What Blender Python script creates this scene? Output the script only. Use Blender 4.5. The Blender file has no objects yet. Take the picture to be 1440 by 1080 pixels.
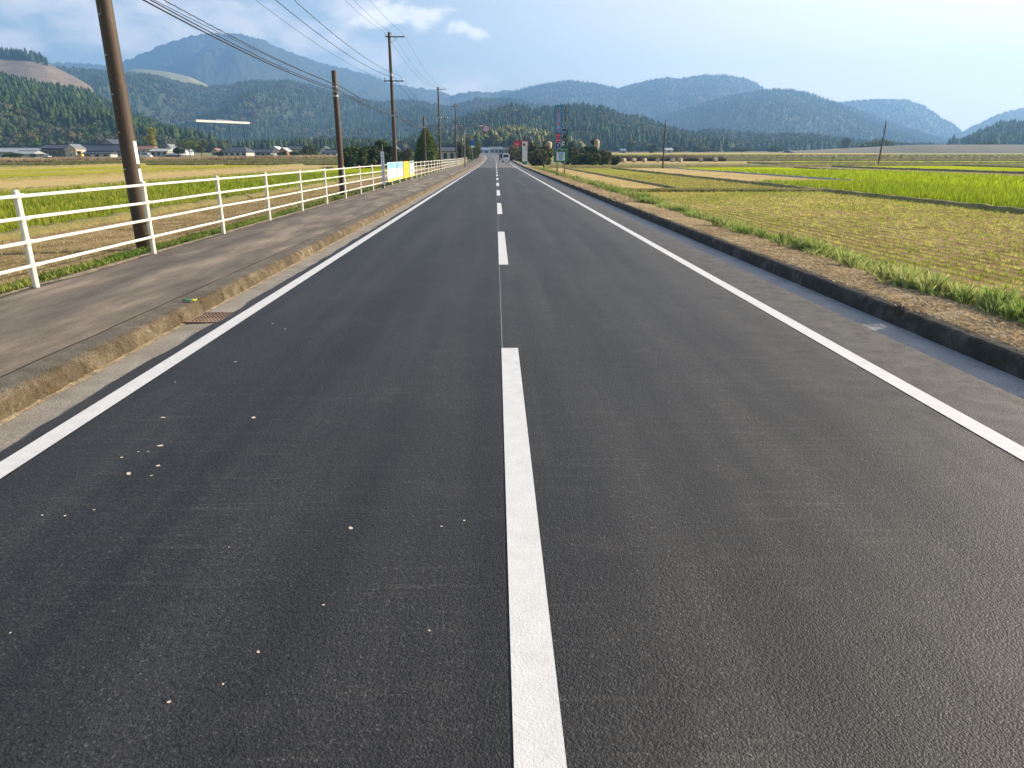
import bpy, math, random
import numpy as np
from mathutils import Vector, Matrix

# ------------------------------------------------------------------ camera
F_PX, CX, CY = 965.0, 720.0, 540.0
CAMZ = 1.67
TH = math.atan((CY - 219.0) / F_PX)
PSI = math.radians(1.30)
SUN_AZ, SUN_EL = math.radians(73), math.radians(23.5)
sc = bpy.context.scene
COL = sc.collection
cam_d = bpy.data.cameras.new('camera'); cam = bpy.data.objects.new('camera', cam_d); COL.objects.link(cam)
cam.location = (0, 0, CAMZ); cam.rotation_euler = (math.pi / 2 - TH, 0, -PSI)
cam_d.sensor_fit = 'HORIZONTAL'; cam_d.sensor_width = 36.0; cam_d.lens = F_PX / 1440 * 36
cam_d.clip_start = 0.05; cam_d.clip_end = 30000
sc.camera = cam
sc.view_settings.view_transform = 'Standard'; sc.view_settings.look = 'None'
sc.view_settings.exposure = 0.95; sc.view_settings.gamma = 1
sc.view_settings.use_curve_mapping = False
sc.cycles.volume_bounces = 1
sc.cycles.max_bounces = 6

_F = Vector((math.sin(PSI) * math.cos(TH), math.cos(PSI) * math.cos(TH), -math.sin(TH)))
_U = Vector((math.sin(PSI) * math.sin(TH), math.cos(PSI) * math.sin(TH), math.cos(TH)))
_R = Vector((math.cos(PSI), -math.sin(PSI), 0))
def ray(px, py):
    d = _R * ((px - CX) / F_PX) + _U * ((CY - py) / F_PX) + _F
    return d / d.y
def at(px, py, D):          # world point seen in direction (px, py) at forward distance D
    return Vector((0, 0, CAMZ)) + ray(px, py) * D

# ------------------------------------------------------------------ world
world = bpy.data.worlds.new('World'); sc.world = world; world.use_nodes = True
wn, wl = world.node_tree.nodes, world.node_tree.links
wn.clear()
def wnode(t, **k):
    n = wn.new(t)
    for a, b in k.items(): setattr(n, a, b)
    return n
w_out = wnode('ShaderNodeOutputWorld'); w_bg = wnode('ShaderNodeBackground')
sky = wnode('ShaderNodeTexSky', sky_type='NISHITA', sun_disc=False)
sky.sun_elevation = SUN_EL; sky.sun_rotation = SUN_AZ
sky.air_density = 1.0; sky.dust_density = 3.0; sky.ozone_density = 1.2
w_bg.inputs['Strength'].default_value = 0.100
tc = wnode('ShaderNodeTexCoord')
mp = wnode('ShaderNodeMapping'); mp.inputs['Scale'].default_value = (1, 1, 2.1)
wl.new(tc.outputs['Generated'], mp.inputs['Vector'])
nz = wnode('ShaderNodeTexNoise'); nz.inputs['Scale'].default_value = 17; nz.inputs['Detail'].default_value = 9
nz.inputs['Roughness'].default_value = 0.56; nz.inputs['Distortion'].default_value = 0.35
wl.new(mp.outputs['Vector'], nz.inputs['Vector'])
def cloud_blob(px, py, rad, soft, ell=(1, 1, 2.2)):
    """smooth patch of sky round one real direction, multiplied by the cloud noise"""
    d = ray(px, py).normalized()
    m = wnode('ShaderNodeVectorMath', operation='SUBTRACT'); m.inputs[1].default_value = d
    wl.new(tc.outputs['Generated'], m.inputs[0])
    s = wnode('ShaderNodeVectorMath', operation='MULTIPLY'); s.inputs[1].default_value = ell
    wl.new(m.outputs[0], s.inputs[0])
    ln = wnode('ShaderNodeVectorMath', operation='LENGTH'); wl.new(s.outputs[0], ln.inputs[0])
    mr = wnode('ShaderNodeMapRange', interpolation_type='SMOOTHSTEP')
    mr.inputs['From Min'].default_value = rad; mr.inputs['From Max'].default_value = rad * soft
    mr.inputs['To Min'].default_value = 0; mr.inputs['To Max'].default_value = 1
    wl.new(ln.outputs['Value'], mr.inputs['Value'])
    return mr.outputs['Result']
def wmath(op, a, b):
    n = wnode('ShaderNodeMath', operation=op)
    for i, v in enumerate((a, b)):
        if isinstance(v, (int, float)): n.inputs[i].default_value = v
        else: wl.new(v, n.inputs[i])
    return n.outputs[0]
cum = None
for (px, py, r) in ((560, 22, 0.060), (600, 30, 0.065), (640, 38, .050), (530, 30, .05), (668, 46, .035)):
    b = cloud_blob(px, py, r, 0.1, (1, 1, 2.4))
    cum = b if cum is None else wmath('MAXIMUM', cum, b)
faint = None
for (px, py, r) in ((130, 25, .12), (60, -10, .12), (230, 50, .13), (330, 40, .12), (430, 60, .09), (500, 15, .08), (520, 75, .06), (10, 62, .06), (640, 130, .10), (250, 10, .1)):
    b = cloud_blob(px, py, r, 0.05)
    faint = b if faint is None else wmath('MAXIMUM', faint, b)
def cloudmask(blob, lo, hi, gain):
    a = wmath('MULTIPLY', blob, 0.33)
    a = wmath('ADD', nz.outputs['Fac'], a)
    mr = wnode('ShaderNodeMapRange', interpolation_type='SMOOTHSTEP')
    mr.inputs['From Min'].default_value = lo; mr.inputs['From Max'].default_value = hi
    mr.inputs['To Min'].default_value = 0; mr.inputs['To Max'].default_value = gain
    wl.new(a, mr.inputs['Value'])
    gate = wmath('MINIMUM', wmath('MULTIPLY', blob, 4.0), 1.0)
    return wmath('MULTIPLY', mr.outputs['Result'], gate)
m1 = cloudmask(cum, 0.62, 0.82, 0.72)
m2 = cloudmask(faint, 0.50, 0.92, 0.70)
def wmix(fac, a, col):
    n = wnode('ShaderNodeMix', data_type='RGBA'); wl.new(fac, n.inputs[0]); wl.new(a, n.inputs[6]); n.inputs[7].default_value = col
    return n.outputs[2]
hsv = wnode('ShaderNodeHueSaturation'); hsv.inputs['Saturation'].default_value = 0.95; hsv.inputs['Value'].default_value = 1.10
wl.new(sky.outputs['Color'], hsv.inputs['Color'])
# pale glow of the low sun side, near the horizon
gd = wnode('ShaderNodeVectorMath', operation='DOT_PRODUCT'); gd.inputs[1].default_value = (math.sin(math.radians(62)), math.cos(math.radians(62)), .10)
wl.new(tc.outputs['Generated'], gd.inputs[0])
gr_ = wnode('ShaderNodeMapRange', interpolation_type='SMOOTHSTEP'); gr_.inputs['From Min'].default_value = .15; gr_.inputs['From Max'].default_value = 1.05; gr_.inputs['To Max'].default_value = .72
wl.new(gd.outputs['Value'], gr_.inputs['Value'])
c = wmix(gr_.outputs['Result'], hsv.outputs['Color'], (9.3, 7.8, 6.4, 1))
c = wmix(m2, c, (7.2, 6.4, 6.0, 1))
c = wmix(m1, c, (9.0, 8.2, 7.4, 1))
wl.new(c, w_bg.inputs['Color']); wl.new(w_bg.outputs[0], w_out.inputs['Surface'])

# ------------------------------------------------------------------ sun
sun_d = bpy.data.lights.new('sun', 'SUN'); sun_d.energy = 5.0; sun_d.angle = math.radians(0.53); sun_d.color = (1.0, 0.86, 0.66)
sun = bpy.data.objects.new('sun', sun_d); COL.objects.link(sun)
SD = Vector((math.sin(SUN_AZ) * math.cos(SUN_EL), math.cos(SUN_AZ) * math.cos(SUN_EL), math.sin(SUN_EL)))
sun.rotation_euler = SD.to_track_quat('Z', 'Y').to_euler(); sun.location = SD * 50

# ------------------------------------------------------------------ helpers
RNG = np.random.default_rng(7)
random.seed(7)
def tag(o, label=None, cat=None, group=None, kind=None):
    if label: o['label'] = label
    if cat: o['category'] = cat
    if group: o['group'] = group
    if kind: o['kind'] = kind
    return o
def empty(name, loc=(0, 0, 0), rz=0.0):
    o = bpy.data.objects.new(name, None); COL.objects.link(o); o.location = loc; o.rotation_euler = (0, 0, rz)
    o.empty_display_size = 0.2
    return o
def mesh_obj(name, V, Fc, mat, parent=None, col=None, smooth=False, mats=None, midx=None):
    me = bpy.data.meshes.new(name)
    V = np.asarray(V, dtype=np.float32).reshape(-1, 3)
    if isinstance(Fc, np.ndarray):
        n, k = Fc.shape
        me.vertices.add(len(V)); me.vertices.foreach_set('co', V.ravel())
        me.loops.add(n * k); me.loops.foreach_set('vertex_index', Fc.astype(np.int32).ravel())
        me.polygons.add(n); me.polygons.foreach_set('loop_start', np.arange(0, n * k, k, dtype=np.int32))
        me.polygons.foreach_set('loop_total', np.full(n, k, dtype=np.int32))
        me.update(calc_edges=True)
    else:
        me.from_pydata([tuple(map(float, v)) for v in V], [], Fc); me.update()
    if col is not None:
        a = me.color_attributes.new('Col', 'FLOAT_COLOR', 'POINT')
        c4 = np.ones((len(V), 4), dtype=np.float32); c4[:, :3] = col
        a.data.foreach_set('color', c4.ravel())
    for m in (mats or [mat]): me.materials.append(m)
    if midx is not None: me.polygons.foreach_set('material_index', np.asarray(midx, dtype=np.int32))
    if smooth: me.polygons.foreach_set('use_smooth', np.ones(len(me.polygons), dtype=bool))
    o = bpy.data.objects.new(name, me); COL.objects.link(o); o.parent = parent
    return o
class MB:
    def __init__(s): s.v = []; s.f = []
    def box(s, c, size, rz=0.0, taper=1.0, rot=None):
        b = len(s.v); hx, hy, hz = size[0] / 2, size[1] / 2, size[2] / 2
        M = rot or Matrix.Rotation(rz, 3, 'Z')
        for z in (-hz, hz):
            t = taper if z > 0 else 1
            for x, y in ((-hx, -hy), (hx, -hy), (hx, hy), (-hx, hy)):
                s.v.append(tuple(Vector(c) + M @ Vector((x * t, y * t, z))))
        s.f += [[b + i for i in q] for q in ((3, 2, 1, 0), (4, 5, 6, 7), (0, 1, 5, 4), (1, 2, 6, 5), (2, 3, 7, 6), (3, 0, 4, 7))]
        return s
    def tube(s, pts, r, n=8, cap=True):
        pts = [Vector(p) for p in pts]; rs = r if isinstance(r, (list, tuple)) else [r] * len(pts)
        b0 = len(s.v); up = None
        for i, p in enumerate(pts):
            d = (pts[min(i + 1, len(pts) - 1)] - pts[max(i - 1, 0)]).normalized()
            if up is None:
                up = Vector((0, 0, 1)) if abs(d.z) < 0.9 else Vector((1, 0, 0))
            a = d.cross(up).normalized(); bb = a.cross(d).normalized(); up = bb
            for k in range(n):
                t = 2 * math.pi * k / n
                s.v.append(tuple(p + (a * math.cos(t) + bb * math.sin(t)) * rs[i]))
        for i in range(len(pts) - 1):
            for k in range(n):
                q = b0 + i * n; s.f.append([q + k, q + (k + 1) % n, q + n + (k + 1) % n, q + n + k])
        if cap:
            s.f.append([b0 + k for k in range(n)][::-1]); e = b0 + (len(pts) - 1) * n; s.f.append([e + k for k in range(n)])
        return s
    def poly(s, pts):
        b = len(s.v); s.v += [tuple(p) for p in pts]; s.f.append(list(range(b, b + len(pts)))); return s
    def prism(s, pts2, y0, y1, frame=lambda x, y, z: (x, y, z)):
        """outline pts2 = (x, z) extruded along y"""
        b = len(s.v); n = len(pts2)
        s.v += [frame(x, y0, z) for x, z in pts2] + [frame(x, y1, z) for x, z in pts2]
        s.f.append([b + i for i in range(n)]); s.f.append([b + n + i for i in range(n)][::-1])
        for i in range(n): j = (i + 1) % n; s.f.append([b + i, b + n + i, b + n + j, b + j])
        return s
    def build(s, name, mat, parent=None, smooth=False, bevel=0):
        o = mesh_obj(name, s.v, s.f, mat, parent, smooth=smooth)
        if bevel:
            m = o.modifiers.new('bevel', 'BEVEL'); m.width = bevel; m.segments = 2; m.limit_method = 'ANGLE'
        return o
def copy_tree(o, parent=None):
    c = o.copy(); COL.objects.link(c); c.parent = parent
    for ch in [x for x in o.children]: copy_tree(ch, c)
    return c

# value noise in numpy
def _h(ix, iy, s):
    n = (ix.astype(np.int64) * 374761393 + iy.astype(np.int64) * 668265263 + s * 974634777) & 0x7fffffff
    n = (n ^ (n >> 13)) * 1274126177 & 0x7fffffff
    return ((n ^ (n >> 16)) & 0xffff) / 65535.0
def vnoise(x, y, s=0):
    x = np.asarray(x, float); y = np.asarray(y, float)
    ix, iy = np.floor(x), np.floor(y); fx, fy = x - ix, y - iy
    fx = fx * fx * (3 - 2 * fx); fy = fy * fy * (3 - 2 * fy)
    a, b, c_, d = _h(ix, iy, s), _h(ix + 1, iy, s), _h(ix, iy + 1, s), _h(ix + 1, iy + 1, s)
    return (a + (b - a) * fx) * (1 - fy) + (c_ + (d - c_) * fx) * fy
def fbm(x, y, s=0, o=4):
    t = 0; a = 0.5
    for i in range(o): t = t + a * vnoise(x * 2 ** i, y * 2 ** i, s + i); a *= .5
    return t

# elevations along the valley
_zD = [-60, 110, 150, 170, 230, 300, 420, 600, 1000, 2000, 9000]
_zZ = [0, 0, .15, .28, .85, 1.7, 3.0, 4.9, 7.5, 12, 30]
def zr(D): return np.interp(D, _zD, _zZ)
def zg(D): return np.interp(D, _zD, _zZ) - 0.36
def xr(D): return np.where(np.asarray(D, float) > 180, -(np.asarray(D, float) - 180) ** 2 * 1.1e-4, 0.0)

# ------------------------------------------------------------------ materials
def mat(name, color=(.5, .5, .5), rough=.7, metal=0.0, spec=0.5):
    m = bpy.data.materials.new(name); m.use_nodes = True; nt = m.node_tree
    b = nt.nodes['Principled BSDF']; b.inputs['Base Color'].default_value = (*color, 1)
    b.inputs['Roughness'].default_value = rough; b.inputs['Metallic'].default_value = metal
    b.inputs['Specular IOR Level'].default_value = spec
    return m
class NT:
    def __init__(s, m): s.m = m; s.t = m.node_tree; s.n = s.t.nodes; s.l = s.t.links; s.b = s.n['Principled BSDF']; s._c = None
    def co(s, scale=(1, 1, 1)):
        if s._c is None: s._c = s.n.new('ShaderNodeTexCoord')
        if scale == (1, 1, 1): return s._c.outputs['Object']
        m = s.n.new('ShaderNodeMapping'); m.inputs['Scale'].default_value = scale; s.l.new(s._c.outputs['Object'], m.inputs['Vector']); return m.outputs[0]
    def noise(s, scale, detail=4, rough=.5, vec=(1, 1, 1), dist=0):
        n = s.n.new('ShaderNodeTexNoise'); n.inputs['Scale'].default_value = scale; n.inputs['Detail'].default_value = detail
        n.inputs['Roughness'].default_value = rough; n.inputs['Distortion'].default_value = dist; s.l.new(s.co(vec), n.inputs['Vector']); return n.outputs['Fac']
    def voro(s, scale, vec=(1, 1, 1), out='Distance', feature='F1'):
        n = s.n.new('ShaderNodeTexVoronoi'); n.feature = feature; n.inputs['Scale'].default_value = scale; s.l.new(s.co(vec), n.inputs['Vector']); return n.outputs[out]
    def ramp(s, fac, stops, interp='LINEAR'):
        n = s.n.new('ShaderNodeValToRGB'); n.color_ramp.interpolation = interp; e = n.color_ramp.elements
        while len(e) < len(stops): e.new(0.5)
        for i, (p, c) in enumerate(stops):
            e[i].position = p; e[i].color = (*c, 1) if len(c) == 3 else c
        s.l.new(fac, n.inputs[0]); return n.outputs[0]
    def gray(s, fac, a, b, v0=0.0, v1=1.0): return s.ramp(fac, [(a, (v0,) * 3), (b, (v1,) * 3)])
    def mix(s, fac, a, b, mode='MIX'):
        n = s.n.new('ShaderNodeMix'); n.data_type = 'RGBA'; n.blend_type = mode
        for i, v in ((0, fac), (6, a), (7, b)):
            if isinstance(v, (int, float)): n.inputs[i].default_value = v
            elif isinstance(v, tuple): n.inputs[i].default_value = (*v, 1)
            else: s.l.new(v, n.inputs[i])
        return n.outputs[2]
    def math(s, op, a, b=0.0):
        n = s.n.new('ShaderNodeMath'); n.operation = op
        for i, v in enumerate((a, b)):
            if isinstance(v, (int, float)): n.inputs[i].default_value = v
            else: s.l.new(v, n.inputs[i])
        return n.outputs[0]
    def color(s, v): s.l.new(v, s.b.inputs['Base Color'])
    def rough(s, v): s.l.new(v, s.b.inputs['Roughness'])
    def bump(s, h, dist=.01, strength=1.0, prev=None):
        n = s.n.new('ShaderNodeBump'); n.inputs['Distance'].default_value = dist; n.inputs['Strength'].default_value = strength
        s.l.new(h, n.inputs['Height'])
        if prev is not None: s.l.new(prev, n.inputs['Normal'])
        s.l.new(n.outputs[0], s.b.inputs['Normal']); return n.outputs[0]

M = {}
def noisy(name, c1, c2, scale=3, rough=.8, bump=0, bscale=20, lo=.35, hi=.65, spec=.5, metal=0, detail=5, vec=(1, 1, 1)):
    m = mat(name, c1, rough, metal, spec); t = NT(m)
    f = t.noise(scale, detail, .6, vec); t.color(t.ramp(f, [(lo, c1), (hi, c2)]))
    if bump: t.bump(t.noise(bscale, 4, .6), bump)
    M[name] = m; return m

# asphalt, fresh
def asphalt(name, dark, light, new=True):
    m = mat(name, dark, .5, 0, .5); t = NT(m)
    cell = t.voro(130, out='Color'); sv = t.n.new('ShaderNodeSeparateColor'); t.l.new(cell, sv.inputs[0])
    fine = t.noise(130, 2, .7); mid = t.noise(58, 4, .7)
    streak = t.noise(1.0, 4, .55, (2.1, 0.09, 1)); patch = t.noise(.5, 6, .62, dist=.6)
    lay = t.noise(1.0, 3, .55, (1.1, 30, 1))
    c = t.ramp(mid, [(.32, tuple(x * .35 for x in dark)), (.46, dark), (.64, light), (.78, tuple(x * 1.4 for x in light))])
    g = t.gray(sv.outputs[0], .93, .99, 0, .42 if new else .6)
    c = t.mix(g, c, tuple(x * 3.6 for x in light))
    c = t.mix(t.gray(fine, .30, .42, .6, 0), c, tuple(x * .2 for x in dark))
    c = t.mix(t.gray(streak, .42, .62, 0, .75), c, t.mix(1, c, (2.0, 1.9, 1.75), 'MULTIPLY'))
    c = t.mix(t.gray(patch, .42, .62, 0, .55), c, t.mix(1, c, (.62, .62, .65), 'MULTIPLY'))
    c = t.mix(t.math('MULTIPLY', t.gray(lay, .54, .66, 0, .8), t.gray(t.noise(.8, 3, .5), .42, .62)), c, t.mix(1, c, (1.9, 1.8, 1.65), 'MULTIPLY'))
    dust = t.noise(2.1, 7, .7); c = t.mix(t.gray(dust, .55, .76, 0, .16), c, (.13, .115, .10))
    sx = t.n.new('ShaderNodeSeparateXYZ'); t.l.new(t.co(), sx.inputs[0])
    edge = t.n.new('ShaderNodeMapRange'); edge.inputs['From Min'].default_value = 2.2; edge.inputs['From Max'].default_value = 3.8; edge.inputs['To Max'].default_value = .62
    t.l.new(sx.outputs[0], edge.inputs['Value'])
    c = t.mix(t.math('MULTIPLY', edge.outputs[0], t.gray(t.noise(5, 6, .7), .30, .7)), c, (.16, .145, .125))
    lane_sheen = t.n.new('ShaderNodeMapRange'); lane_sheen.inputs['From Min'].default_value = .02; lane_sheen.inputs['From Max'].default_value = .05; t.l.new(sx.outputs[0], lane_sheen.inputs['Value'])
    c = t.mix(lane_sheen.outputs[0], c, t.mix(1, c, (1.38, 1.36, 1.32), 'MULTIPLY'))   # brighter sheen of the right lane, painted into its base colour
    t.color(c)
    t.rough(t.ramp(mid, [(.3, (.52,) * 3), (.7, (.72,) * 3)])); t.b.inputs['Specular IOR Level'].default_value = .38
    h = t.math('ADD', t.math('MULTIPLY', t.voro(120), -.7), t.math('MULTIPLY', mid, 1.3))
    n1 = t.bump(h, .0034, 1.0)
    t.bump(t.noise(7, 4, .6), .006, .35, n1)
    M[name] = m; return m
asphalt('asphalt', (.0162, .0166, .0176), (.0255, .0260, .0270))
asphalt('asphalt_old', (.085, .083, .080), (.095, .092, .086), False)
# line paint
m = mat('line_paint', (.74, .75, .75), .55); t = NT(m)
f = t.noise(160, 2, .6); s_ = t.noise(9, 5, .7)
c = t.ramp(s_, [(.3, (.58, .575, .56)), (.7, (.70, .695, .68))]); c = t.mix(t.gray(f, .24, .30, .8, 0), c, (.25, .25, .25)); t.color(c)
t.bump(t.noise(110, 3, .6), .0025, .8); M['line_paint'] = m
# sidewalk asphalt, worn
m = mat('sidewalk', (.13, .12, .105), .85); t = NT(m)
c = t.ramp(t.noise(1.2, 6, .62, (1.6, .35, 1)), [(.30, (.050, .041, .032)), (.5, (.118, .098, .077)), (.70, (.25, .205, .155))])
c = t.mix(t.gray(t.noise(110, 3, .6), .42, .62, 0, .65), c, t.mix(1, c, (1.8, 1.75, 1.65), 'MULTIPLY'))
c = t.mix(t.gray(t.noise(60, 3, .6), .34, .44, .6, 0), c, (.035, .03, .026))
c = t.mix(t.gray(t.noise(1, 5, .6, (6, .25, 1)), .60, .66, 0, .5), c, (.05, .042, .034)); t.color(c)
t.bump(t.noise(100, 4, .6), .004, .8); M['sidewalk'] = m
# concrete gutter
def concrete(name, a, b, c3, moss=None, bump=.006):
    m = mat(name, a, .9); t = NT(m)
    c = t.ramp(t.noise(2.2, 6, .65), [(.3, a), (.52, b), (.72, c3)])
    c = t.mix(t.gray(t.noise(70, 3, .6), .40, .60, .55, 0), c, t.mix(1, c, (.45, .42, .38), 'MULTIPLY'))
    if moss: c = t.mix(t.gray(t.noise(7, 6, .7), .42, .60, 0, .85), c, moss)
    t.color(c); n = t.bump(t.noise(45, 5, .65), bump, .9); t.bump(t.voro(90), bump * .5, .6, n); M[name] = m
concrete('gutter_left', (.25, .22, .175), (.34, .305, .25), (.42, .38, .31))
concrete('gutter_right', (.30, .30, .30), (.36, .36, .36), (.44, .43, .41))
concrete('kerb_left', (.075, .060, .038), (.19, .150, .095), (.36, .30, .205), moss=(.085, .058, .022), bump=.026)
concrete('kerb_top', (.10, .086, .066), (.17, .147, .115), (.27, .235, .18), moss=(.10, .082, .055), bump=.015)
concrete('kerb_right', (.040, .034, .026), (.090, .078, .062), (.24, .21, .17), moss=(.040, .033, .017), bump=.022)
concrete('concrete_plain', (.30, .29, .27), (.38, .37, .35), (.46, .45, .43))
# soil / grass sheets
noisy('ground_mat', (.15, .17, .030), (.27, .22, .085), .25, .95, .05, 6)
noisy('verge_dry', (.19, .145, .09), (.48, .38, .24), 9, .95, .03, 60)
noisy('verge_green', (.055, .085, .018), (.13, .14, .04), 5, .95, .03, 50)
noisy('bund_mat', (.15, .15, .028), (.28, .22, .08), 4, .95, .04, 25)
noisy('levee_mat', (.155, .15, .115), (.215, .19, .15), .03, .95)
def field(name, soil, soil2, green, amount, rowx=.38, tall=0.0):
    m = mat(name, soil, 1.0, 0, .0); t = NT(m)
    c = t.ramp(t.noise(.9, 6, .6), [(.32, soil), (.66, soil2)])
    c = t.mix(t.gray(t.noise(2.6, 6, .75, (1, .35, 1)), .36, .50, .55, 0), c, t.mix(1, c, (.55, .52, .45), 'MULTIPLY'))
    fn = t.noise(9, 5, .7)
    rows = t.n.new('ShaderNodeTexWave'); rows.wave_type = 'BANDS'; rows.bands_direction = 'X'
    rows.inputs['Scale'].default_value = .314 / rowx; rows.inputs['Distortion'].default_value = 1.2; rows.inputs['Detail'].default_value = 3; rows.inputs['Detail Scale'].default_value = 3
    t.l.new(t.co(), rows.inputs['Vector'])
    big = t.noise(.13, 5, .6, (1, .45, 1))
    f = t.math('ADD', t.math('MULTIPLY', rows.outputs['Fac'], .14), t.math('ADD', t.math('MULTIPLY', fn, .55), t.math('MULTIPLY', big, .55)))
    c = t.mix(t.gray(f, 1.0 - amount - .12, 1.0 - amount + .12), c, green)
    c = t.mix(t.gray(t.noise(.07, 6, .65, (1, .5, 1)), .40, .56, .45, 0), c, t.mix(1, c, (.70, .66, .60), 'MULTIPLY'))
    t.color(c); t.bump(t.noise(14, 4, .7), .10 if tall else .05, .9); M[name] = m
field('field_stubble', (.21, .15, .085), (.44, .32, .19), (.28, .24, .06), .24)
field('field_stubble_green', (.33, .27, .10), (.50, .40, .17), (.31, .31, .05), .46)
field('field_green', (.28, .34, .015), (.38, .40, .025), (.32, .38, .012), .5, tall=1)
field('field_bright', (.38, .45, .012), (.46, .50, .018), (.42, .50, .010), .5, tall=1)
field('field_olive', (.46, .40, .05), (.58, .46, .10), (.36, .36, .035), .45)
field('field_straw', (.50, .37, .165), (.66, .50, .26), (.42, .36, .09), .25)
field('field_brown', (.33, .23, .16), (.43, .32, .23), (.32, .27, .13), .12)
# vertex coloured foliage
def leafmat(name, trans=.25, rough=.6):
    m = mat(name, (.1, .2, .05), rough, 0, .25); t = NT(m)
    a = t.n.new('ShaderNodeAttribute'); a.attribute_name = 'Col'; t.color(a.outputs['Color'])
    if trans:
        tr = t.n.new('ShaderNodeBsdfTranslucent'); t.l.new(a.outputs['Color'], tr.inputs[0])
        mx = t.n.new('ShaderNodeMixShader'); mx.inputs[0].default_value = trans
        t.l.new(t.b.outputs[0], mx.inputs[1]); t.l.new(tr.outputs[0], mx.inputs[2]); t.l.new(mx.outputs[0], t.n['Material Output'].inputs[0])
    M[name] = m
leafmat('leaf', .30); leafmat('forest', 0, .9); leafmat('blade', .38)
noisy('bark', (.085, .065, .045), (.16, .125, .09), 6, .9, .02, 40, vec=(1, 1, .2))
m = mat('pole_wood', (.15, .10, .07), .62, 0, .4); t = NT(m)
c = t.ramp(t.noise(6, 6, .6, (1, 1, .07)), [(.3, (.050, .032, .022)), (.7, (.102, .068, .046))])
c = t.mix(t.gray(t.noise(25, 4, .7, (1, 1, .3)), .62, .68, 0, .5), c, (.32, .29, .25)); t.color(c); t.bump(t.noise(30, 3, .6, (1, 1, .1)), .003); M['pole_wood'] = m
m = mat('fence_paint', (.80, .76, .66), .42); t = NT(m)
c = t.ramp(t.noise(5, 6, .6), [(.3, (.70, .66, .56)), (.7, (.84, .80, .70))])
c = t.mix(t.gray(t.noise(9, 7, .8), .62, .67, 0, .9), c, (.33, .13, .045))
c = t.mix(t.gray(t.noise(70, 3, .6), .66, .71, 0, .6), c, (.25, .20, .15)); t.color(c); M['fence_paint'] = m
def plain(n, c, r=.6, me=0, sp=.5, var=.12):
    return noisy(n, tuple(x * (1 - var) for x in c), tuple(min(1, x * (1 + var)) for x in c), 2.5, r, 0, spec=sp, metal=me)
plain('metal_grey', (.34, .34, .34), .45, .6); plain('metal_dark', (.05, .05, .055), .5, .3); plain('cable_black', (.018, .018, .02), .55)
plain('insulator', (.75, .75, .73), .25); plain('wall_white', (.52, .50, .46)); plain('wall_cream', (.42, .38, .31)); plain('wall_grey', (.28, .28, .28)); plain('wall_blue', (.50, .58, .66))
plain('wall_brown', (.36, .18, .10)); plain('wall_dark', (.10, .095, .09)); plain('roof_dark', (.055, .058, .068), .45); plain('roof_grey', (.17, .18, .19), .5); plain('roof_rust', (.25, .13, .08)); plain('roof_blue', (.16, .22, .30), .5); plain('roof_pale', (.45, .45, .44), .5)
plain('glass_dark', (.03, .035, .04), .12, 0, .7); plain('vinyl', (.36, .37, .37), .4); plain('car_white', (.72, .72, .72), .25); plain('car_dark', (.03, .032, .04), .25); plain('car_silver', (.42, .43, .45), .3, .5); plain('tyre', (.02, .02, .02), .8)
plain('digger_yellow', (.62, .34, .03), .45); plain('lamp_glass', (.7, .7, .68), .2); plain('red_light', (.4, .02, .02), .3)
plain('sign_white', (.72, .73, .74), .45, var=.04); plain('sign_green', (.015, .15, .07), .4, var=.1); plain('sign_teal', (.01, .20, .15), .4, var=.1); plain('sign_sky', (.065, .25, .42), .4, var=.1); plain('sign_red', (.50, .03, .03), .4, var=.08); plain('sign_pinkred', (.62, .16, .11), .4); plain('sign_navy', (.012, .02, .13), .35, var=.1); plain('sign_black', (.012, .012, .014), .4); plain('sign_blue', (.03, .12, .52), .4); plain('sign_yellow', (.80, .50, .03), .45, var=.06); plain('sign_lime', (.45, .50, .10), .5); plain('sign_lightblue', (.22, .42, .75), .5); plain('hay', (.42, .34, .22), .9, var=.25); plain('wrap_green', (.02, .32, .17), .3); plain('wrap_yellow', (.75, .70, .06), .3)
plain('iron_rust', (.25, .17, .12), .8, .2, var=.35); plain('leaf_pale', (.62, .52, .42), .6); plain('hole_dark', (.008, .008, .007), .9)
plain('orange_cone', (.75, .16, .05), .5)

# ------------------------------------------------------------------ templates, scatter
def scatter(tv, tf, pos, sx, sz, rot, tcol, icol, tilt=None):
    """merge copies of one template: tv (n,3), tf (m,k), pos (N,3)"""
    N = len(pos); n = len(tv)
    c, s = np.cos(rot)[:, None], np.sin(rot)[:, None]
    X = (tv[None, :, 0] * c - tv[None, :, 1] * s) * sx[:, None]
    Y = (tv[None, :, 0] * s + tv[None, :, 1] * c) * sx[:, None]
    Z = tv[None, :, 2] * sz[:, None]
    V = np.stack([X + pos[:, 0:1], Y + pos[:, 1:2], Z + pos[:, 2:3]], -1).reshape(-1, 3)
    Fc = (tf[None] + (np.arange(N) * n)[:, None, None]).reshape(-1, tf.shape[1])
    C = (icol[:, None, :] * tcol[None, :, None]).reshape(-1, 3)
    return V, Fc, C
def join(parts):
    V, Fc, C, o = [], [], [], 0
    for v, f, c in parts:
        V.append(v); Fc.append(f + o); C.append(c); o += len(v)
    return np.concatenate(V), np.concatenate(Fc), np.concatenate(C)
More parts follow.
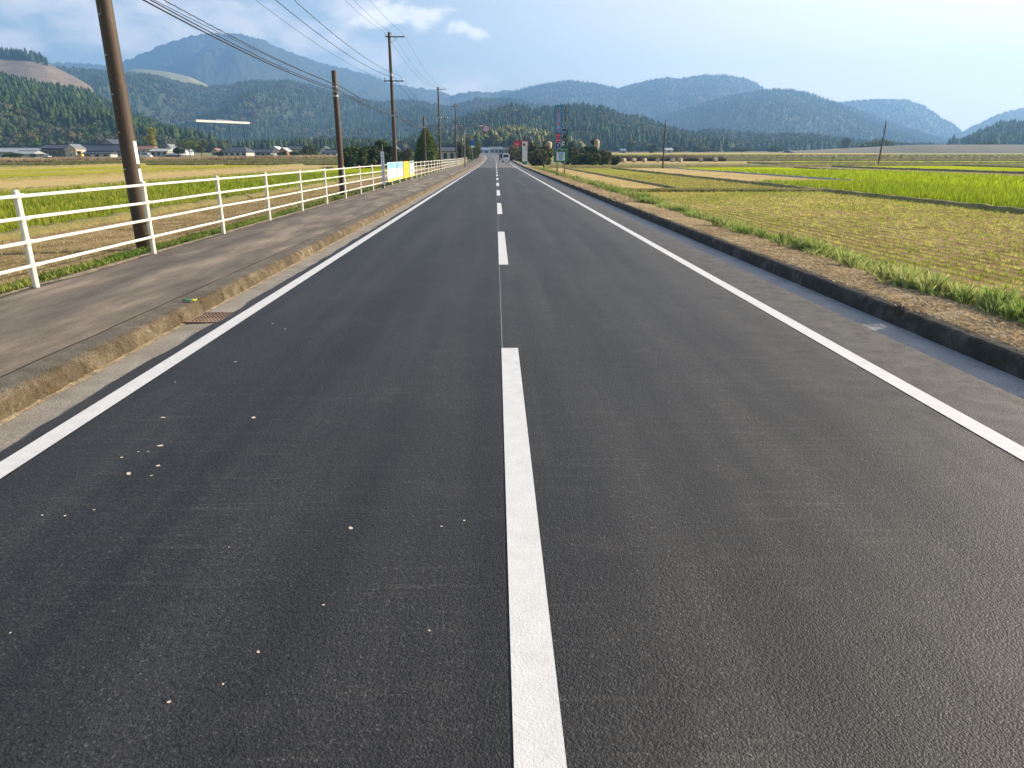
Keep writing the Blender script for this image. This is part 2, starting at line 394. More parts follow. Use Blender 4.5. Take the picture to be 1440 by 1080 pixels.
def t_conifer(layers=5, k=7, seed=0, slim=.26):
    r = np.random.default_rng(seed); V = []; Fc = []; c = []
    for i in range(layers):
        z0 = .06 + .86 * i / layers; z1 = min(1.0, z0 + 1.55 / layers); R = slim * (1 - .85 * i / layers)
        b = len(V); V.append((r.normal() * .01, r.normal() * .01, z1)); c.append(1.15)
        for j in range(2 * k):
            a = math.pi * j / k + i * .5; rr = R * (1.12 if j % 2 else .62) * r.uniform(.78, 1.2)
            V.append((rr * math.cos(a), rr * math.sin(a), z0 + r.uniform(-.03, .03))); c.append(r.uniform(.75, 1.1))
        for j in range(2 * k): Fc.append((b, b + 1 + j, b + 1 + (j + 1) % (2 * k)))
    return np.array(V), np.array(Fc), np.array(c)
def t_lump(seed=0, sub=2, amp=.3):
    import bmesh
    bm = bmesh.new(); bmesh.ops.create_icosphere(bm, subdivisions=sub, radius=.5)
    r = np.random.default_rng(seed); V = []; c = []
    for v in bm.verts:
        q = 1 + r.uniform(-amp, amp); V.append((v.co.x * q, v.co.y * q, v.co.z * q + .5)); c.append(.72 + .5 * (q - 1 + amp) / (2 * amp))
    Fc = [[x.index for x in f.verts] for f in bm.faces]; bm.free()
    return np.array(V), np.array(Fc), np.array(c)
def t_tuft(nb=8, w=.018, h=1.0, spread=.45, base=.12, seed=0):
    r = np.random.default_rng(seed); V = []; Fc = []; c = []
    for i in range(nb):
        a = r.uniform(0, 6.28); p = r.uniform(0, 6.28); br = base * r.uniform(.1, 1)
        bx, by = br * math.cos(a), br * math.sin(a); l = spread * r.uniform(.2, 1); hh = h * r.uniform(.6, 1.0)
        dx, dy = math.cos(p) * w, math.sin(p) * w; q = len(V)
        V += [(bx - dx, by - dy, 0), (bx + dx, by + dy, 0), (bx + dx * .7 + l * .35 * math.cos(a), by + dy * .7 + l * .35 * math.sin(a), hh * .62),
              (bx + l * math.cos(a), by + l * math.sin(a), hh)]
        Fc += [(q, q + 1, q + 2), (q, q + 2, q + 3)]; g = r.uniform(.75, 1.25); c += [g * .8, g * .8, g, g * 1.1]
    return np.array(V), np.array(Fc), np.array(c)

def leaf_crown(cen, rad, n, size, col, seed=0, clumps=14, col2=None, bias=0.0):
    """leaf-sized faces gathered in clumps through an ellipsoid volume"""
    r = np.random.default_rng(seed); cen = np.array(cen, float); rad = np.array(rad, float)
    d = r.normal(size=(clumps, 3)); d /= np.linalg.norm(d, axis=1)[:, None]
    cc = cen + d * rad * r.uniform(.35, .82, (clumps, 1)); cr = r.uniform(.30, .52, clumps) * rad.mean()
    ci = r.integers(0, clumps, n); e = r.normal(size=(n, 3)); e /= np.linalg.norm(e, axis=1)[:, None]
    P = cc[ci] + e * (cr[ci] * r.uniform(.55, 1.0, n) ** .5)[:, None] * np.array([1, 1, rad[2] / rad[:2].mean() if rad[2] < rad[0] else 1.0])
    u = r.normal(size=(n, 3)); u /= np.linalg.norm(u, axis=1)[:, None]; w = np.cross(u, r.normal(size=(n, 3))); w /= np.linalg.norm(w, axis=1)[:, None]
    s = size * r.uniform(.6, 1.4, (n, 1))
    V = np.stack([P - u * s, P + w * s * .6, P + u * s, P - w * s * .6], 1).reshape(-1, 3)
    Fc = np.arange(4 * n).reshape(n, 4)
    cl = r.uniform(.7, 1.3, clumps)[ci] * r.uniform(.75, 1.25, n)
    base = np.array(col)[None, :] * cl[:, None]
    if col2 is not None:
        k = r.uniform(0, 1, clumps)[ci] > .6; base[k] = (np.array(col2)[None, :] * cl[:, None])[k]
    return V, Fc, np.repeat(base, 4, axis=0)
def limb_tree(name, loc, H, R, label, cat='tree', group=None, seed=0, n=2600, size=None, col=(.06, .10, .025), col2=None, trunk_h=.35, clumps=16, shape=1.0, trunk_r=None):
    root = empty(name, loc); tag(root, label, cat, group)
    r = random.Random(seed); tr = trunk_r or H * .025; mb = MB()
    th = H * trunk_h
    mb.tube([(0, 0, -.3), (r.uniform(-.05, .05) * H * .3, 0, th * .6), (0, 0, th), (0, 0, H * .7)], [tr * 1.3, tr, tr * .85, tr * .3], 7)
    for i in range(7):
        a = r.uniform(0, 6.28); z = th * r.uniform(.7, 1.5); L = R * r.uniform(.5, .85)
        mb.tube([(0, 0, z), (L * .5 * math.cos(a), L * .5 * math.sin(a), z + L * .35), (L * math.cos(a), L * math.sin(a), z + L * .9 * shape)], [tr * .5, tr * .3, tr * .12], 5)
    mb.build('trunk', M['bark'], root, smooth=True)
    hz = H * (1 - trunk_h * .75) / 2
    if trunk_h < .2: hz = H * .52; clumps += 8; n = int(n * 1.3)
    V, Fc, C = leaf_crown((0, 0, H - hz), (R, R, hz), n, size or H * .03, col, seed, clumps, col2)
    V[:, 2] = np.maximum(V[:, 2], .03)
    mesh_obj('crown', V, Fc, M['leaf'], root, col=C)
    return root

# ------------------------------------------------------------------ ground sheet, road, kerbs
Yg = np.concatenate([np.arange(-60, 20, 10), np.arange(20, 700, 5), np.arange(700, 1500, 50), np.arange(1500, 5400, 500)]).astype(float)
Xg = np.concatenate([np.arange(-6000, -1000, 1000), np.arange(-1000, -200, 100), np.arange(-200, -20, 20), [-9, -8.2, -5, 0, 5, 7, 8], np.arange(20, 200, 20), np.arange(200, 1000, 100), np.arange(1000, 6001, 1000)]).astype(float)
def grid_faces(nr, nc):
    i = np.arange((nr - 1) * (nc - 1)); r, c = i // (nc - 1), i % (nc - 1); a = r * nc + c
    return np.stack([a, a + 1, a + nc + 1, a + nc], 1)
gx, gy = np.meshgrid(Xg, Yg); gz = zg(gy)
road_dip = np.where(np.abs(gx + 0.5) < 8.0, -.25, 0)
tag(mesh_obj('ground', np.stack([gx, gy, gz + road_dip], -1).reshape(-1, 3), grid_faces(len(Yg), len(Xg)), M['ground_mat']), kind='structure')

def Drange(a, b): 
    d = [a]
    while d[-1] < b: d.append(min(b, d[-1] + (2.0 if d[-1] < 20 else 5.0 if d[-1] < 700 else 20)))
    return np.array(d, float)
def strip(name, prof, D0, D1, material, kind='structure', jitter=None, step=None, smooth=False, base=zr, curve=True):
    D = np.arange(D0, D1 + 1e-6, step) if step else Drange(D0, D1)
    P = np.array(prof, float); n = len(P)
    x = P[None, :, 0] + (xr(D)[:, None] if curve else 0); z = P[None, :, 1] + base(D)[:, None]; y = np.repeat(D[:, None], n, 1)
    V = np.stack([x * np.ones_like(y), y, z * np.ones_like(y)], -1)
    if jitter is not None: V = jitter(V)
    o = mesh_obj(name, V.reshape(-1, 3), grid_faces(len(D), n)[:, ::-1] if P[0, 0] > P[-1, 0] else grid_faces(len(D), n), material, smooth=smooth)
    return tag(o, kind=kind) if kind else o
def edge_j(cols, amp, seed, freq=2.2):
    def f(V):
        for c in cols:
            V[:, c, 0] += (fbm(V[:, c, 1] * freq, V[:, c, 1] * 0 + seed, seed, 4) - .47) * amp
        return V
    return f
# road base under everything, fresh asphalt, older asphalt beyond
strip('road_base', [(-6.1, -.32), (-5.8, -.06), (4.4, -.06), (4.7, -.32)], -8, 620, M['concrete_plain'])
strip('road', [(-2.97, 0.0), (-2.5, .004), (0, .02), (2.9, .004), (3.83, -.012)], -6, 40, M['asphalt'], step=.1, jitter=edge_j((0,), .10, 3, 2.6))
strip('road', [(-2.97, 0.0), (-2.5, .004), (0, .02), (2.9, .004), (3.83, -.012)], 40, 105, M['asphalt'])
strip('old_road', [(-2.97, 0.0), (-2.5, .004), (0, .02), (2.9, .004), (3.83, -.012)], 105, 620, M['asphalt_old'])
def road_z(x): return float(np.interp(x, [-2.97, -2.5, 0, 2.9, 3.83], [0, .004, .02, .004, -.012]))
def paint(x0, x1, D0, D1):
    strip('road_marking', [(x0, road_z(x0) + .0045), (x1, road_z(x1) + .0045)], D0, D1, M['line_paint'])
paint(-2.85, -2.70, -6, 600); paint(3.02, 3.17, -6, 600)
k = 0
D = 0.98 - 10
while D < 330:
    paint(.04, .19, D, D + 5.0); D += 10.0
# thin chalk line along the centre seam
strip('seam_line', [(.045, .0212), (.051, .0212)], 5.5, 40, M['gutter_right'])
# left gutter, kerb, walkway
strip('gutter', [(-3.36, -.035), (-2.93, -.018)], -6, 600, M['gutter_left'])
def kerb_j(seed, amp, cols, joint=.6, side=1):
    def f(V):
        for c in cols:
            y = V[:, c, 1]
            n = fbm(y * 9, y * 0 + c * 1.7, seed, 4) - .47
            big = fbm(y * 1.3, y * 0 + c * .3, seed + 9, 3) - .44
            jd = np.abs((y / joint) % 1 - .5) * joint; jt = np.exp(-((joint / 2 - jd) / .025) ** 2)
            V[:, c, 0] += side * (n * amp * 2 + big * amp * 1.5 - jt * .016)
            V[:, c, 2] += (n * amp * .8 + big * amp - jt * .012) * (1 if c > 0 else 0)
        return V
    return f
def rubble(V):
    y = V[:, :, 1]; n = V.shape[1]
    for c in range(1, n - 1):
        yy = y[:, c]; q = c * .11
        f = (fbm(yy * 5, q * 6 + 0 * yy, 4, 3) - .44) * .022 + (np.abs(fbm(yy * 22, q * 24 + 0 * yy, 14, 3) - .44)) * -.050 + (fbm(yy * 60, q * 60 + 0 * yy, 24, 2) - .37) * .012
        jd = np.abs((yy / .6 + .02 * np.sin(q * 9)) % 1 - .5) * .6; f -= np.exp(-((.3 - jd) / .012) ** 2) * .028
        w = min(1, (n - 1 - c) / 3)
        V[:, c, 0] += f * w; V[:, c, 2] += (f * .5 + (fbm(yy * 2.2, 0 * yy, 33, 3) - .44) * .03) * min(1, c / 4) * w
    return V
_kp = [(-3.332, -.06), (-3.334, -.03), (-3.336, .0), (-3.340, .018), (-3.344, .035), (-3.348, .05), (-3.352, .064), (-3.357, .077), (-3.363, .089), (-3.371, .099), (-3.382, .107), (-3.398, .113), (-3.43, .119)]
strip('kerb', _kp, 1.5, 18, M['kerb_left'], step=.012, jitter=rubble)
strip('kerb', _kp, 17.99, 45, M['kerb_left'], step=.04, jitter=rubble)
strip('kerb', [(-3.332, -.06), (-3.345, .055), (-3.375, .10), (-3.43, .119)], 45, 600, M['kerb_left'], step=.5, jitter=kerb_j(4, .012, (1, 2), 1.0), smooth=True)
strip('kerb_top', [(-3.428, .120), (-3.50, .124), (-3.63, .124)], 1, 45, M['kerb_top'], step=.05, jitter=edge_j((1,), .03, 44))
strip('kerb_top', [(-3.428, .121), (-3.63, .124)], 45, 600, M['kerb_top'])
strip('crack', [(-3.640, .1265), (-3.655, .1285)], 1, 60, M['hole_dark'], step=.06, jitter=edge_j((0, 1), .035, 45, 3))
strip('dirt_line', [(-3.39, -.012), (-3.305, -.029)], 1, 200, M['verge_dry'], step=.1, jitter=edge_j((1,), .06, 12))
strip('sidewalk', [(-3.632, .118), (-3.66, .127), (-4.7, .140), (-5.62, .128)], -6, 600, M['sidewalk'])
strip('sidewalk_edge', [(-5.62, .1285), (-5.84, .13), (-5.86, -.2)], -6, 600, M['kerb_top'])
strip('soil_edge', [(-5.66, .136), (-5.76, .142), (-5.95, .10)], 1, 120, M['verge_dry'], step=.08, jitter=edge_j((0,), .16, 55, 1.6))
# right gutter and kerb
strip('gutter', [(3.80, -.045), (4.25, -.035)], -6, 600, M['gutter_right'])
def kj2(V):
    V = kerb_j(8, .011, (1, 2, 3), .6, -1)(V)
    y = V[:, 0, 1]
    # one broken kerb joint, which lets the low sun through
    for y0 in (7.05, 26.7):
        g = np.exp(-((y - y0) / .10) ** 4)
        for c in (1, 2, 3, 4): V[:, c, 2] -= g * (.05, .145, .17, .17)[c - 1]
    return V
strip('kerb', [(4.215, -.08), (4.222, .06), (4.234, .118), (4.262, .138), (4.39, .144)], 1.5, 45, M['kerb_right'], step=.04, jitter=kj2, smooth=True)
strip('kerb', [(4.215, -.08), (4.234, .118), (4.262, .138), (4.39, .144)], 45, 600, M['kerb_right'], step=.6)
# verges
def vj(seed, amp, cut=False):
    def f(V):
        V[:, 1:, 2] += (fbm(V[:, 1:, 0] * 2.5, V[:, 1:, 1] * 2.5, seed, 4) - .47) * amp
        if cut:
            for y0 in (7.05, 26.7):
                g = np.exp(-((V[:, :3, 1] - y0) / .16) ** 4); V[:, :3, 2] -= g * np.array([.17, .14, .07])
        return V
    return f
strip('verge', [(4.38, .136), (4.5, .142), (4.75, .15), (5.05, .13), (5.5, .05), (5.9, -.1), (6.35, -.31), (6.7, -.36)], 1, 60, M['verge_dry'], step=.12, jitter=vj(5, .07, True), smooth=True)
strip('verge', [(4.38, .136), (5.05, .13), (5.5, .05), (6.35, -.31), (6.7, -.37)], 60, 600, M['verge_dry'])
strip('verge', [(-5.85, .09), (-6.3, .04), (-6.8, -.16), (-7.3, -.33), (-7.6, -.37)][::-1], -6, 60, M['verge_green'], step=.25, jitter=vj(6, .06), smooth=True)
strip('verge', [(-5.85, .09), (-6.3, .04), (-7.3, -.33), (-7.6, -.37)][::-1], 60, 600, M['verge_green'])

# ------------------------------------------------------------------ fields
def fieldsheet(name, x0, x1, y0, y1, material, lift=.02, slx=0.0):
    ys = np.array([y0] + [y for y in np.arange(-60, 700, 5) if y0 < y < y1] + [y1], float)
    xs = np.linspace(x0, x1, 3)
    X, Y = np.meshgrid(xs, ys)
    tag(mesh_obj('field', np.stack([X + slx * Y, Y, zg(Y) + lift], -1).reshape(-1, 3), grid_faces(len(ys), 3), material), kind='structure')
fs = fieldsheet
# right side strips, running along the road
fs('f', 6.5, 19, 0, 41, M['field_stubble']); fs('f', 6.5, 11.3, 42, 150, M['field_straw']); fs('f', 11.8, 19, 42, 118, M['field_stubble_green'])
fs('f', 19.6, 29.3, 0, 54, M['field_green']); fs('f', 19.6, 29.3, 55, 118, M['field_straw'])
fs('f', 30.0, 50, 10, 130, M['field_bright']); fs('f', 50.8, 61, 10, 118, M['field_brown']); fs('f', 61.8, 90, 10, 140, M['field_bright'])
fs('f', 12, 60, 131, 152, M['field_bright']); fs('f', 61, 170, 141, 168, M['field_green'])
fs('f', 20, 78, 170, 196, M['field_straw']); fs('f', 90.8, 260, 40, 139, M['field_green'])
fs('f', 79, 330, 172, 200, M['field_bright']); fs('f', 60, 420, 206, 240, M['field_green']); fs('f', 90, 520, 246, 275, M['field_bright']); fs('f', 60, 600, 285, 330, M['field_olive']); fs('f', 60, 620, 335, 400, M['field_green'])
fs('f', 30, 160, 255, 282, M['field_olive']); fs('f', 20, 240, 405, 470, M['field_straw'])
# left side
fs('f', -12.2, -7.7, 0, 150, M['field_stubble']); fs('f', -27.6, -13.0, 0, 150, M['field_green'])
fs('f', -39.6, -28.0, 10, 150, M['field_straw']); fs('f', -56, -40.4, 20, 150, M['field_olive']); fs('f', -72, -56.6, 20, 150, M['field_olive'], .03)
fs('f', -118, -72.8, 20, 140, M['field_green']); fs('f', -200, -119, 40, 170, M['field_olive'])
fs('f', -110, -14, 153, 178, M['field_green']); fs('f', -80, -14, 181, 214, M['field_olive']); fs('f', -60, -14, 217, 250, M['field_green'])

def bund(pts, w=.36, h=.22, material='bund_mat'):
    pts = [Vector((p[0], p[1])) for p in pts]; P = []
    for a, b in zip(pts[:-1], pts[1:]):
        n = max(2, int((b - a).length / .5))
        P += [a + (b - a) * (i / n) for i in range(n)]
    P.append(pts[-1])
    V = []
    for i, p in enumerate(P):
        d = (P[min(i + 1, len(P) - 1)] - P[max(i - 1, 0)]).normalized(); nrm = Vector((-d.y, d.x))
        for o, z in ((-w, 0), (-w * .45, h * .9), (0, h), (w * .45, h * .9), (w, 0)):
            q = p + nrm * o
            jz = (float(vnoise(q.x * 3, q.y * 3, 3)) - .5) * h * .55 if z else 0
            V.append((q.x + (float(vnoise(q.x * 4, q.y * 4, 5)) - .5) * w * .3, q.y, float(zg(q.y)) + z + jz - .01))
    tag(mesh_obj('bund', V, grid_faces(len(P), 5), M[material], smooth=True), kind='structure')
bund([(19.3, 2), (19.3, 118)]); bund([(29.65, 12), (29.65, 125)], .22, .16, 'concrete_plain'); bund([(50.4, 20), (50.4, 120)], .4)
bund([(6.6, 41.5), (19.3, 41.5)], .5, .24); bund([(11.55, 42), (11.55, 120)], .3, .16); bund([(19.3, 54.5), (29.6, 54.5)], .3, .2)
bund([(8, 120), (61, 130)], .8, .5); bund([(61.4, 20), (61.4, 170)], .5, .3); bund([(62, 140.5), (260, 140.5)], .6, .4); bund([(60, 170), (300, 170)], .6, .4); bund([(60, 203), (420, 203)], .8, .6); bund([(60, 243), (520, 243)], 1.2, .8); bund([(60, 280), (600, 280)], 1.5, 1.0)
bund([(90.4, 40), (90.4, 140)], .5, .3)
bund([(-12.6, 2), (-12.6, 150)], .42, .2); bund([(-27.8, 10), (-27.8, 150)], .4, .25); bund([(-40, 20), (-40, 150)], .5, .35); bund([(-56.3, 30), (-56.3, 150)], .3, .2); bund([(-72.4, 30), (-72.4, 150)], .6, .5)
bund([(-115, 151.5), (-8, 151.5)], .8, .5); bund([(-110, 179.5), (-14, 179.5)], .8, .6); bund([(-80, 215.5), (-14, 215.5)], .8, .6)

# rice stubble tufts and green regrowth, one mass per field
def tufts(name, x0, x1, y0, y1, dx, dy, h, w, col, col2, nb, spread, base, seed, jit=.25, thin=None, kindmat='blade', zoff=0.0, hvar=.35, zf=None, edge=2.0):
    r = np.random.default_rng(seed)
    xs = np.arange(x0, x1, dx); ys = np.arange(y0, y1, dy); X, Y = np.meshgrid(xs, ys); X = X.ravel(); Y = Y.ravel()
    X = X + r.normal(size=len(X)) * dx * jit * .5; Y = Y + r.normal(size=len(Y)) * dy * jit
    keep = (np.abs(X) < .82 * Y + edge) & (Y > 3)
    if thin is not None: keep &= r.uniform(size=len(X)) < thin(X, Y)
    X, Y = X[keep], Y[keep]; N = len(X)
    Z = (zg(Y) if zf is None else zf(X, Y)) + zoff
    parts = []; sel = r.integers(0, 4, N)
    for k in range(4):
        q = sel == k; n = q.sum()
        if not n: continue
        tv, tf, tcc = t_tuft(nb, w, 1.0, spread, base, seed + k)
        mixf = np.clip(fbm(X[q] * .35, Y[q] * .35, seed, 3) * 1.3 - .1 + r.normal(size=n) * .18, 0, 1)[:, None]
        ic = (np.array(col) * (1 - mixf) + np.array(col2) * mixf) * r.uniform(.75, 1.25, (n, 1))
        hs = h * r.uniform(1 - hvar, 1 + hvar, n)
        if hvar > .4: hs *= .35 + 1.45 * fbm(X[q] * 2.2, Y[q] * 1.4, seed + 6, 3)
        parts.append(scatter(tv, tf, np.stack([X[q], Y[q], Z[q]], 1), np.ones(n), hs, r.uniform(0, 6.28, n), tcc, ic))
    V, Fc, C = join(parts)
    o = mesh_obj(name, V, Fc, M[kindmat], col=C)
    return tag(o, kind='stuff')
def S(o, label, cat): return tag(o, label, cat)
SG, SY = (.38, .46, .045), (.72, .64, .20)
S(tufts('rice_stubble', 6.7, 19, 6, 27, .38, .17, .095, .0055, SG, SY, 22, .028, .055, 11, jit=.05, thin=lambda x, y: np.clip(.95 + (fbm(x * .3, y * .15, 4, 3) - .45), .6, .98)), 'rows of cut yellow green rice stubble beyond the right verge', 'stubble')
S(tufts('rice_stubble', 6.7, 19, 27, 41, .38, .18, .10, .009, SG, SY, 12, .035, .06, 12, jit=.05), 'cut rice stubble in the far half of the right near field', 'stubble')
S(tufts('rice_stubble', 11.9, 19, 42.3, 80, .30, .5, .12, .020, (.32, .32, .06), (.56, .46, .18), 5, .10, .07, 13), 'faded olive stubble behind the weedy cross bund on the right', 'stubble')
S(tufts('rice_regrowth', 19.8, 29.2, 22, 54, .30, .26, .42, .016, (.24, .34, .015), (.36, .42, .02), 6, .10, .08, 14), 'green rice regrowth between the bund and the concrete channel on the right', 'rice')
S(tufts('rice_regrowth', 30.1, 50, 38, 96, .45, .5, .42, .035, (.30, .40, .012), (.42, .48, .02), 4, .12, .14, 15), 'bright yellow green rice strip beyond the concrete channel', 'rice')
S(tufts('rice_stubble', -12.2, -7.8, 6, 45, .30, .22, .09, .007, (.30, .27, .07), (.58, .45, .24), 7, .06, .045, 16, jit=.12), 'straw coloured stubble field just behind the left fence', 'stubble')
S(tufts('rice_regrowth', -27.4, -13.1, 15, 40, .30, .24, .28, .012, (.20, .28, .02), (.36, .36, .05), 6, .10, .07, 17), 'green rice regrowth left of the brown bund', 'rice')
S(tufts('rice_regrowth', -27.4, -13.1, 40, 85, .40, .5, .28, .030, (.22, .30, .018), (.34, .37, .04), 4, .12, .12, 18), 'far green rice regrowth left of the fence', 'rice')
# verge grass, right: clumped weeds and dead straw
def zv(prof):
    P = np.array(sorted(prof))
    return lambda X, Y: np.interp(X - xr(Y), P[:, 0], P[:, 1]) + zr(Y)
zvr = zv([(4.38, .136), (4.5, .142), (4.75, .15), (5.05, .13), (5.5, .05), (5.9, -.1), (6.35, -.31), (6.7, -.36), (8, -.36)])
zvl = zv([(-5.85, .10), (-6.3, .04), (-6.8, -.16), (-7.3, -.33), (-7.6, -.36), (-9, -.36)])
cl = lambda x, y: np.clip((fbm(x * 1.6, y * .9, 21, 4) - .37) * 6, .06, 1) * np.clip((x - 4.95 - .5 * (fbm(y * .7, 0 * y, 71, 3) - .3)) * 3, 0, 1) * np.clip((6.9 - x) * 2, 0, 1)
S(tufts('verge_grass', 4.9, 6.9, 5, 26, 0.060, .070, .20, .0026, (.14, .26, .04), (.46, .47, .17), 18, .13, .05, 31, jit=.8, thin=cl, zoff=-.02, zf=zvr, hvar=.5), 'long fresh green grass clumps along the right verge', 'grass')
S(tufts('verge_grass', 4.9, 6.9, 26, 95, .12, .18, .30, .010, (.15, .25, .04), (.46, .45, .17), 9, .18, .06, 32, jit=.8, thin=cl, zoff=-.02, zf=zvr, hvar=.5), 'green grass further along the right verge towards the tall sign', 'grass')
S(tufts('dry_grass', 4.37, 6.4, 4, 24, .045, .050, .030, .0035, (.34, .25, .14), (.82, .67, .43), 5, .085, .03, 33, jit=1, thin=lambda x, y: np.clip(1.25 - (x - 4.3) * .45, .25, 1) * .8, zf=zvr, zoff=.0), 'dead brown cut straw lying on the right verge', 'dry grass')
S(tufts('dry_grass', 4.34, 6.4, 24, 110, .11, .15, .06, .012, (.36, .27, .15), (.74, .60, .38), 5, .14, .06, 34, jit=1, zf=zvr), 'dead straw on the far stretch of the right verge', 'dry grass')
# left verge
cl2 = lambda x, y: np.clip(.35 + (fbm(x * 1.5, y * .9, 41, 3) - .4) * 4, .1, 1)
S(tufts('verge_grass', -7.6, -5.84, 4, 22, .07, .07, .11, .0035, (.10, .19, .025), (.34, .36, .08), 11, .09, .04, 42, jit=.8, thin=cl2, zf=zvl, zoff=-.01, edge=3), 'low green grass between the walkway and the left field', 'grass')
S(tufts('verge_grass', -7.6, -5.86, 22, 90, .12, .22, .16, .016, (.08, .16, .02), (.26, .29, .07), 6, .16, .06, 43, jit=.8, thin=cl2, zf=zvl), 'green grass behind the far part of the left fence', 'grass')
# dry reeds along far field edges
def reedband(label, pts, depth, h, n, seed, c1=(.24, .17, .10), c2=(.44, .35, .21), w=.05):
    r = np.random.default_rng(seed); A = np.array(pts, float); t = r.uniform(0, len(A) - 1, n); i = np.minimum(t.astype(int), len(A) - 2); f = (t - i)[:, None]
    P = A[i] * (1 - f) + A[i + 1] * f; P[:, 1] += r.uniform(-depth, depth, n); Z = zg(P[:, 1])
    tv, tf, tcc = t_tuft(7, w, 1.0, .5, .35, seed)
    mixf = np.clip(fbm(P[:, 0] * .12, P[:, 1] * .12, seed, 3) * 1.6 - .25 + r.normal(size=n) * .15, 0, 1)[:, None]
    ic = (np.array(c1) * (1 - mixf) + np.array(c2) * mixf) * r.uniform(.7, 1.3, (n, 1))
    hs = h * r.uniform(.6, 1.1, n) * (.7 + .6 * fbm(P[:, 0] * .08, P[:, 1] * .08, seed + 3, 2))
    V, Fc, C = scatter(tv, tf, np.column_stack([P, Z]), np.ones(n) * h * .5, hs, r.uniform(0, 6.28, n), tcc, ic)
    S(tag(mesh_obj('reeds', V, Fc, M['blade'], col=C), kind='stuff'), label, 'reeds')
reedband('brown dry reeds along the far edge of the left fields', [(-170, 178), (-118, 178), (-90, 196), (-66, 232), (-40, 260), (-22, 265)], 5, 1.6, 9000, 51, (.30, .22, .13), (.56, .45, .28))
reedband('dark green weeds on a field edge before the reeds', [(-150, 152), (-110, 152), (-60, 152), (-16, 152)], 1.2, .7, 3500, 52, (.07, .09, .02), (.19, .18, .06), .06)
reedband('low weeds on the second left field edge', [(-110, 180), (-60, 180), (-16, 181)], 1.0, .8, 2600, 53, (.08, .10, .02), (.24, .20, .09), .06)
reedband('weeds on the cross bund of the right stubble field', [(7, 41.3), (19, 41.5)], .35, .35, 900, 54, (.10, .15, .02), (.30, .28, .08), .05)
reedband('short weeds on the long bund beside the right stubble field', [(19.3, 14), (19.3, 40), (19.25, 70), (19.3, 118)], .2, .22, 2600, 59, (.16, .17, .03), (.34, .28, .10), .05)
reedband('short weeds on the long bund of the left field', [(-12.6, 8), (-12.6, 40), (-12.6, 90)], .2, .16, 1600, 60, (.14, .14, .03), (.36, .28, .13), .05)
reedband('dark weeds between right fields and the far hay field', [(10, 121), (34, 126), (60, 130)], .8, .45, 1500, 55, (.06, .07, .02), (.20, .17, .07), .07)
reedband('brown weed bank behind the hay bales', [(26, 205), (40, 206), (52, 205), (64, 203)], 4, 1.9, 3000, 56, (.10, .095, .05), (.25, .20, .12), .08)
reedband('pale roadside grass on the far left bank', [(-5.2, 106), (-6.0, 140), (-6.8, 180), (-8.5, 235)], 1.2, .9, 2600, 57, (.20, .19, .07), (.50, .42, .22), .05)
reedband('weeds along the far right road edge', [(5.5, 62), (5.6, 90), (5.8, 118)], 1.2, .45, 900, 58, (.14, .16, .04), (.40, .33, .14), .04)

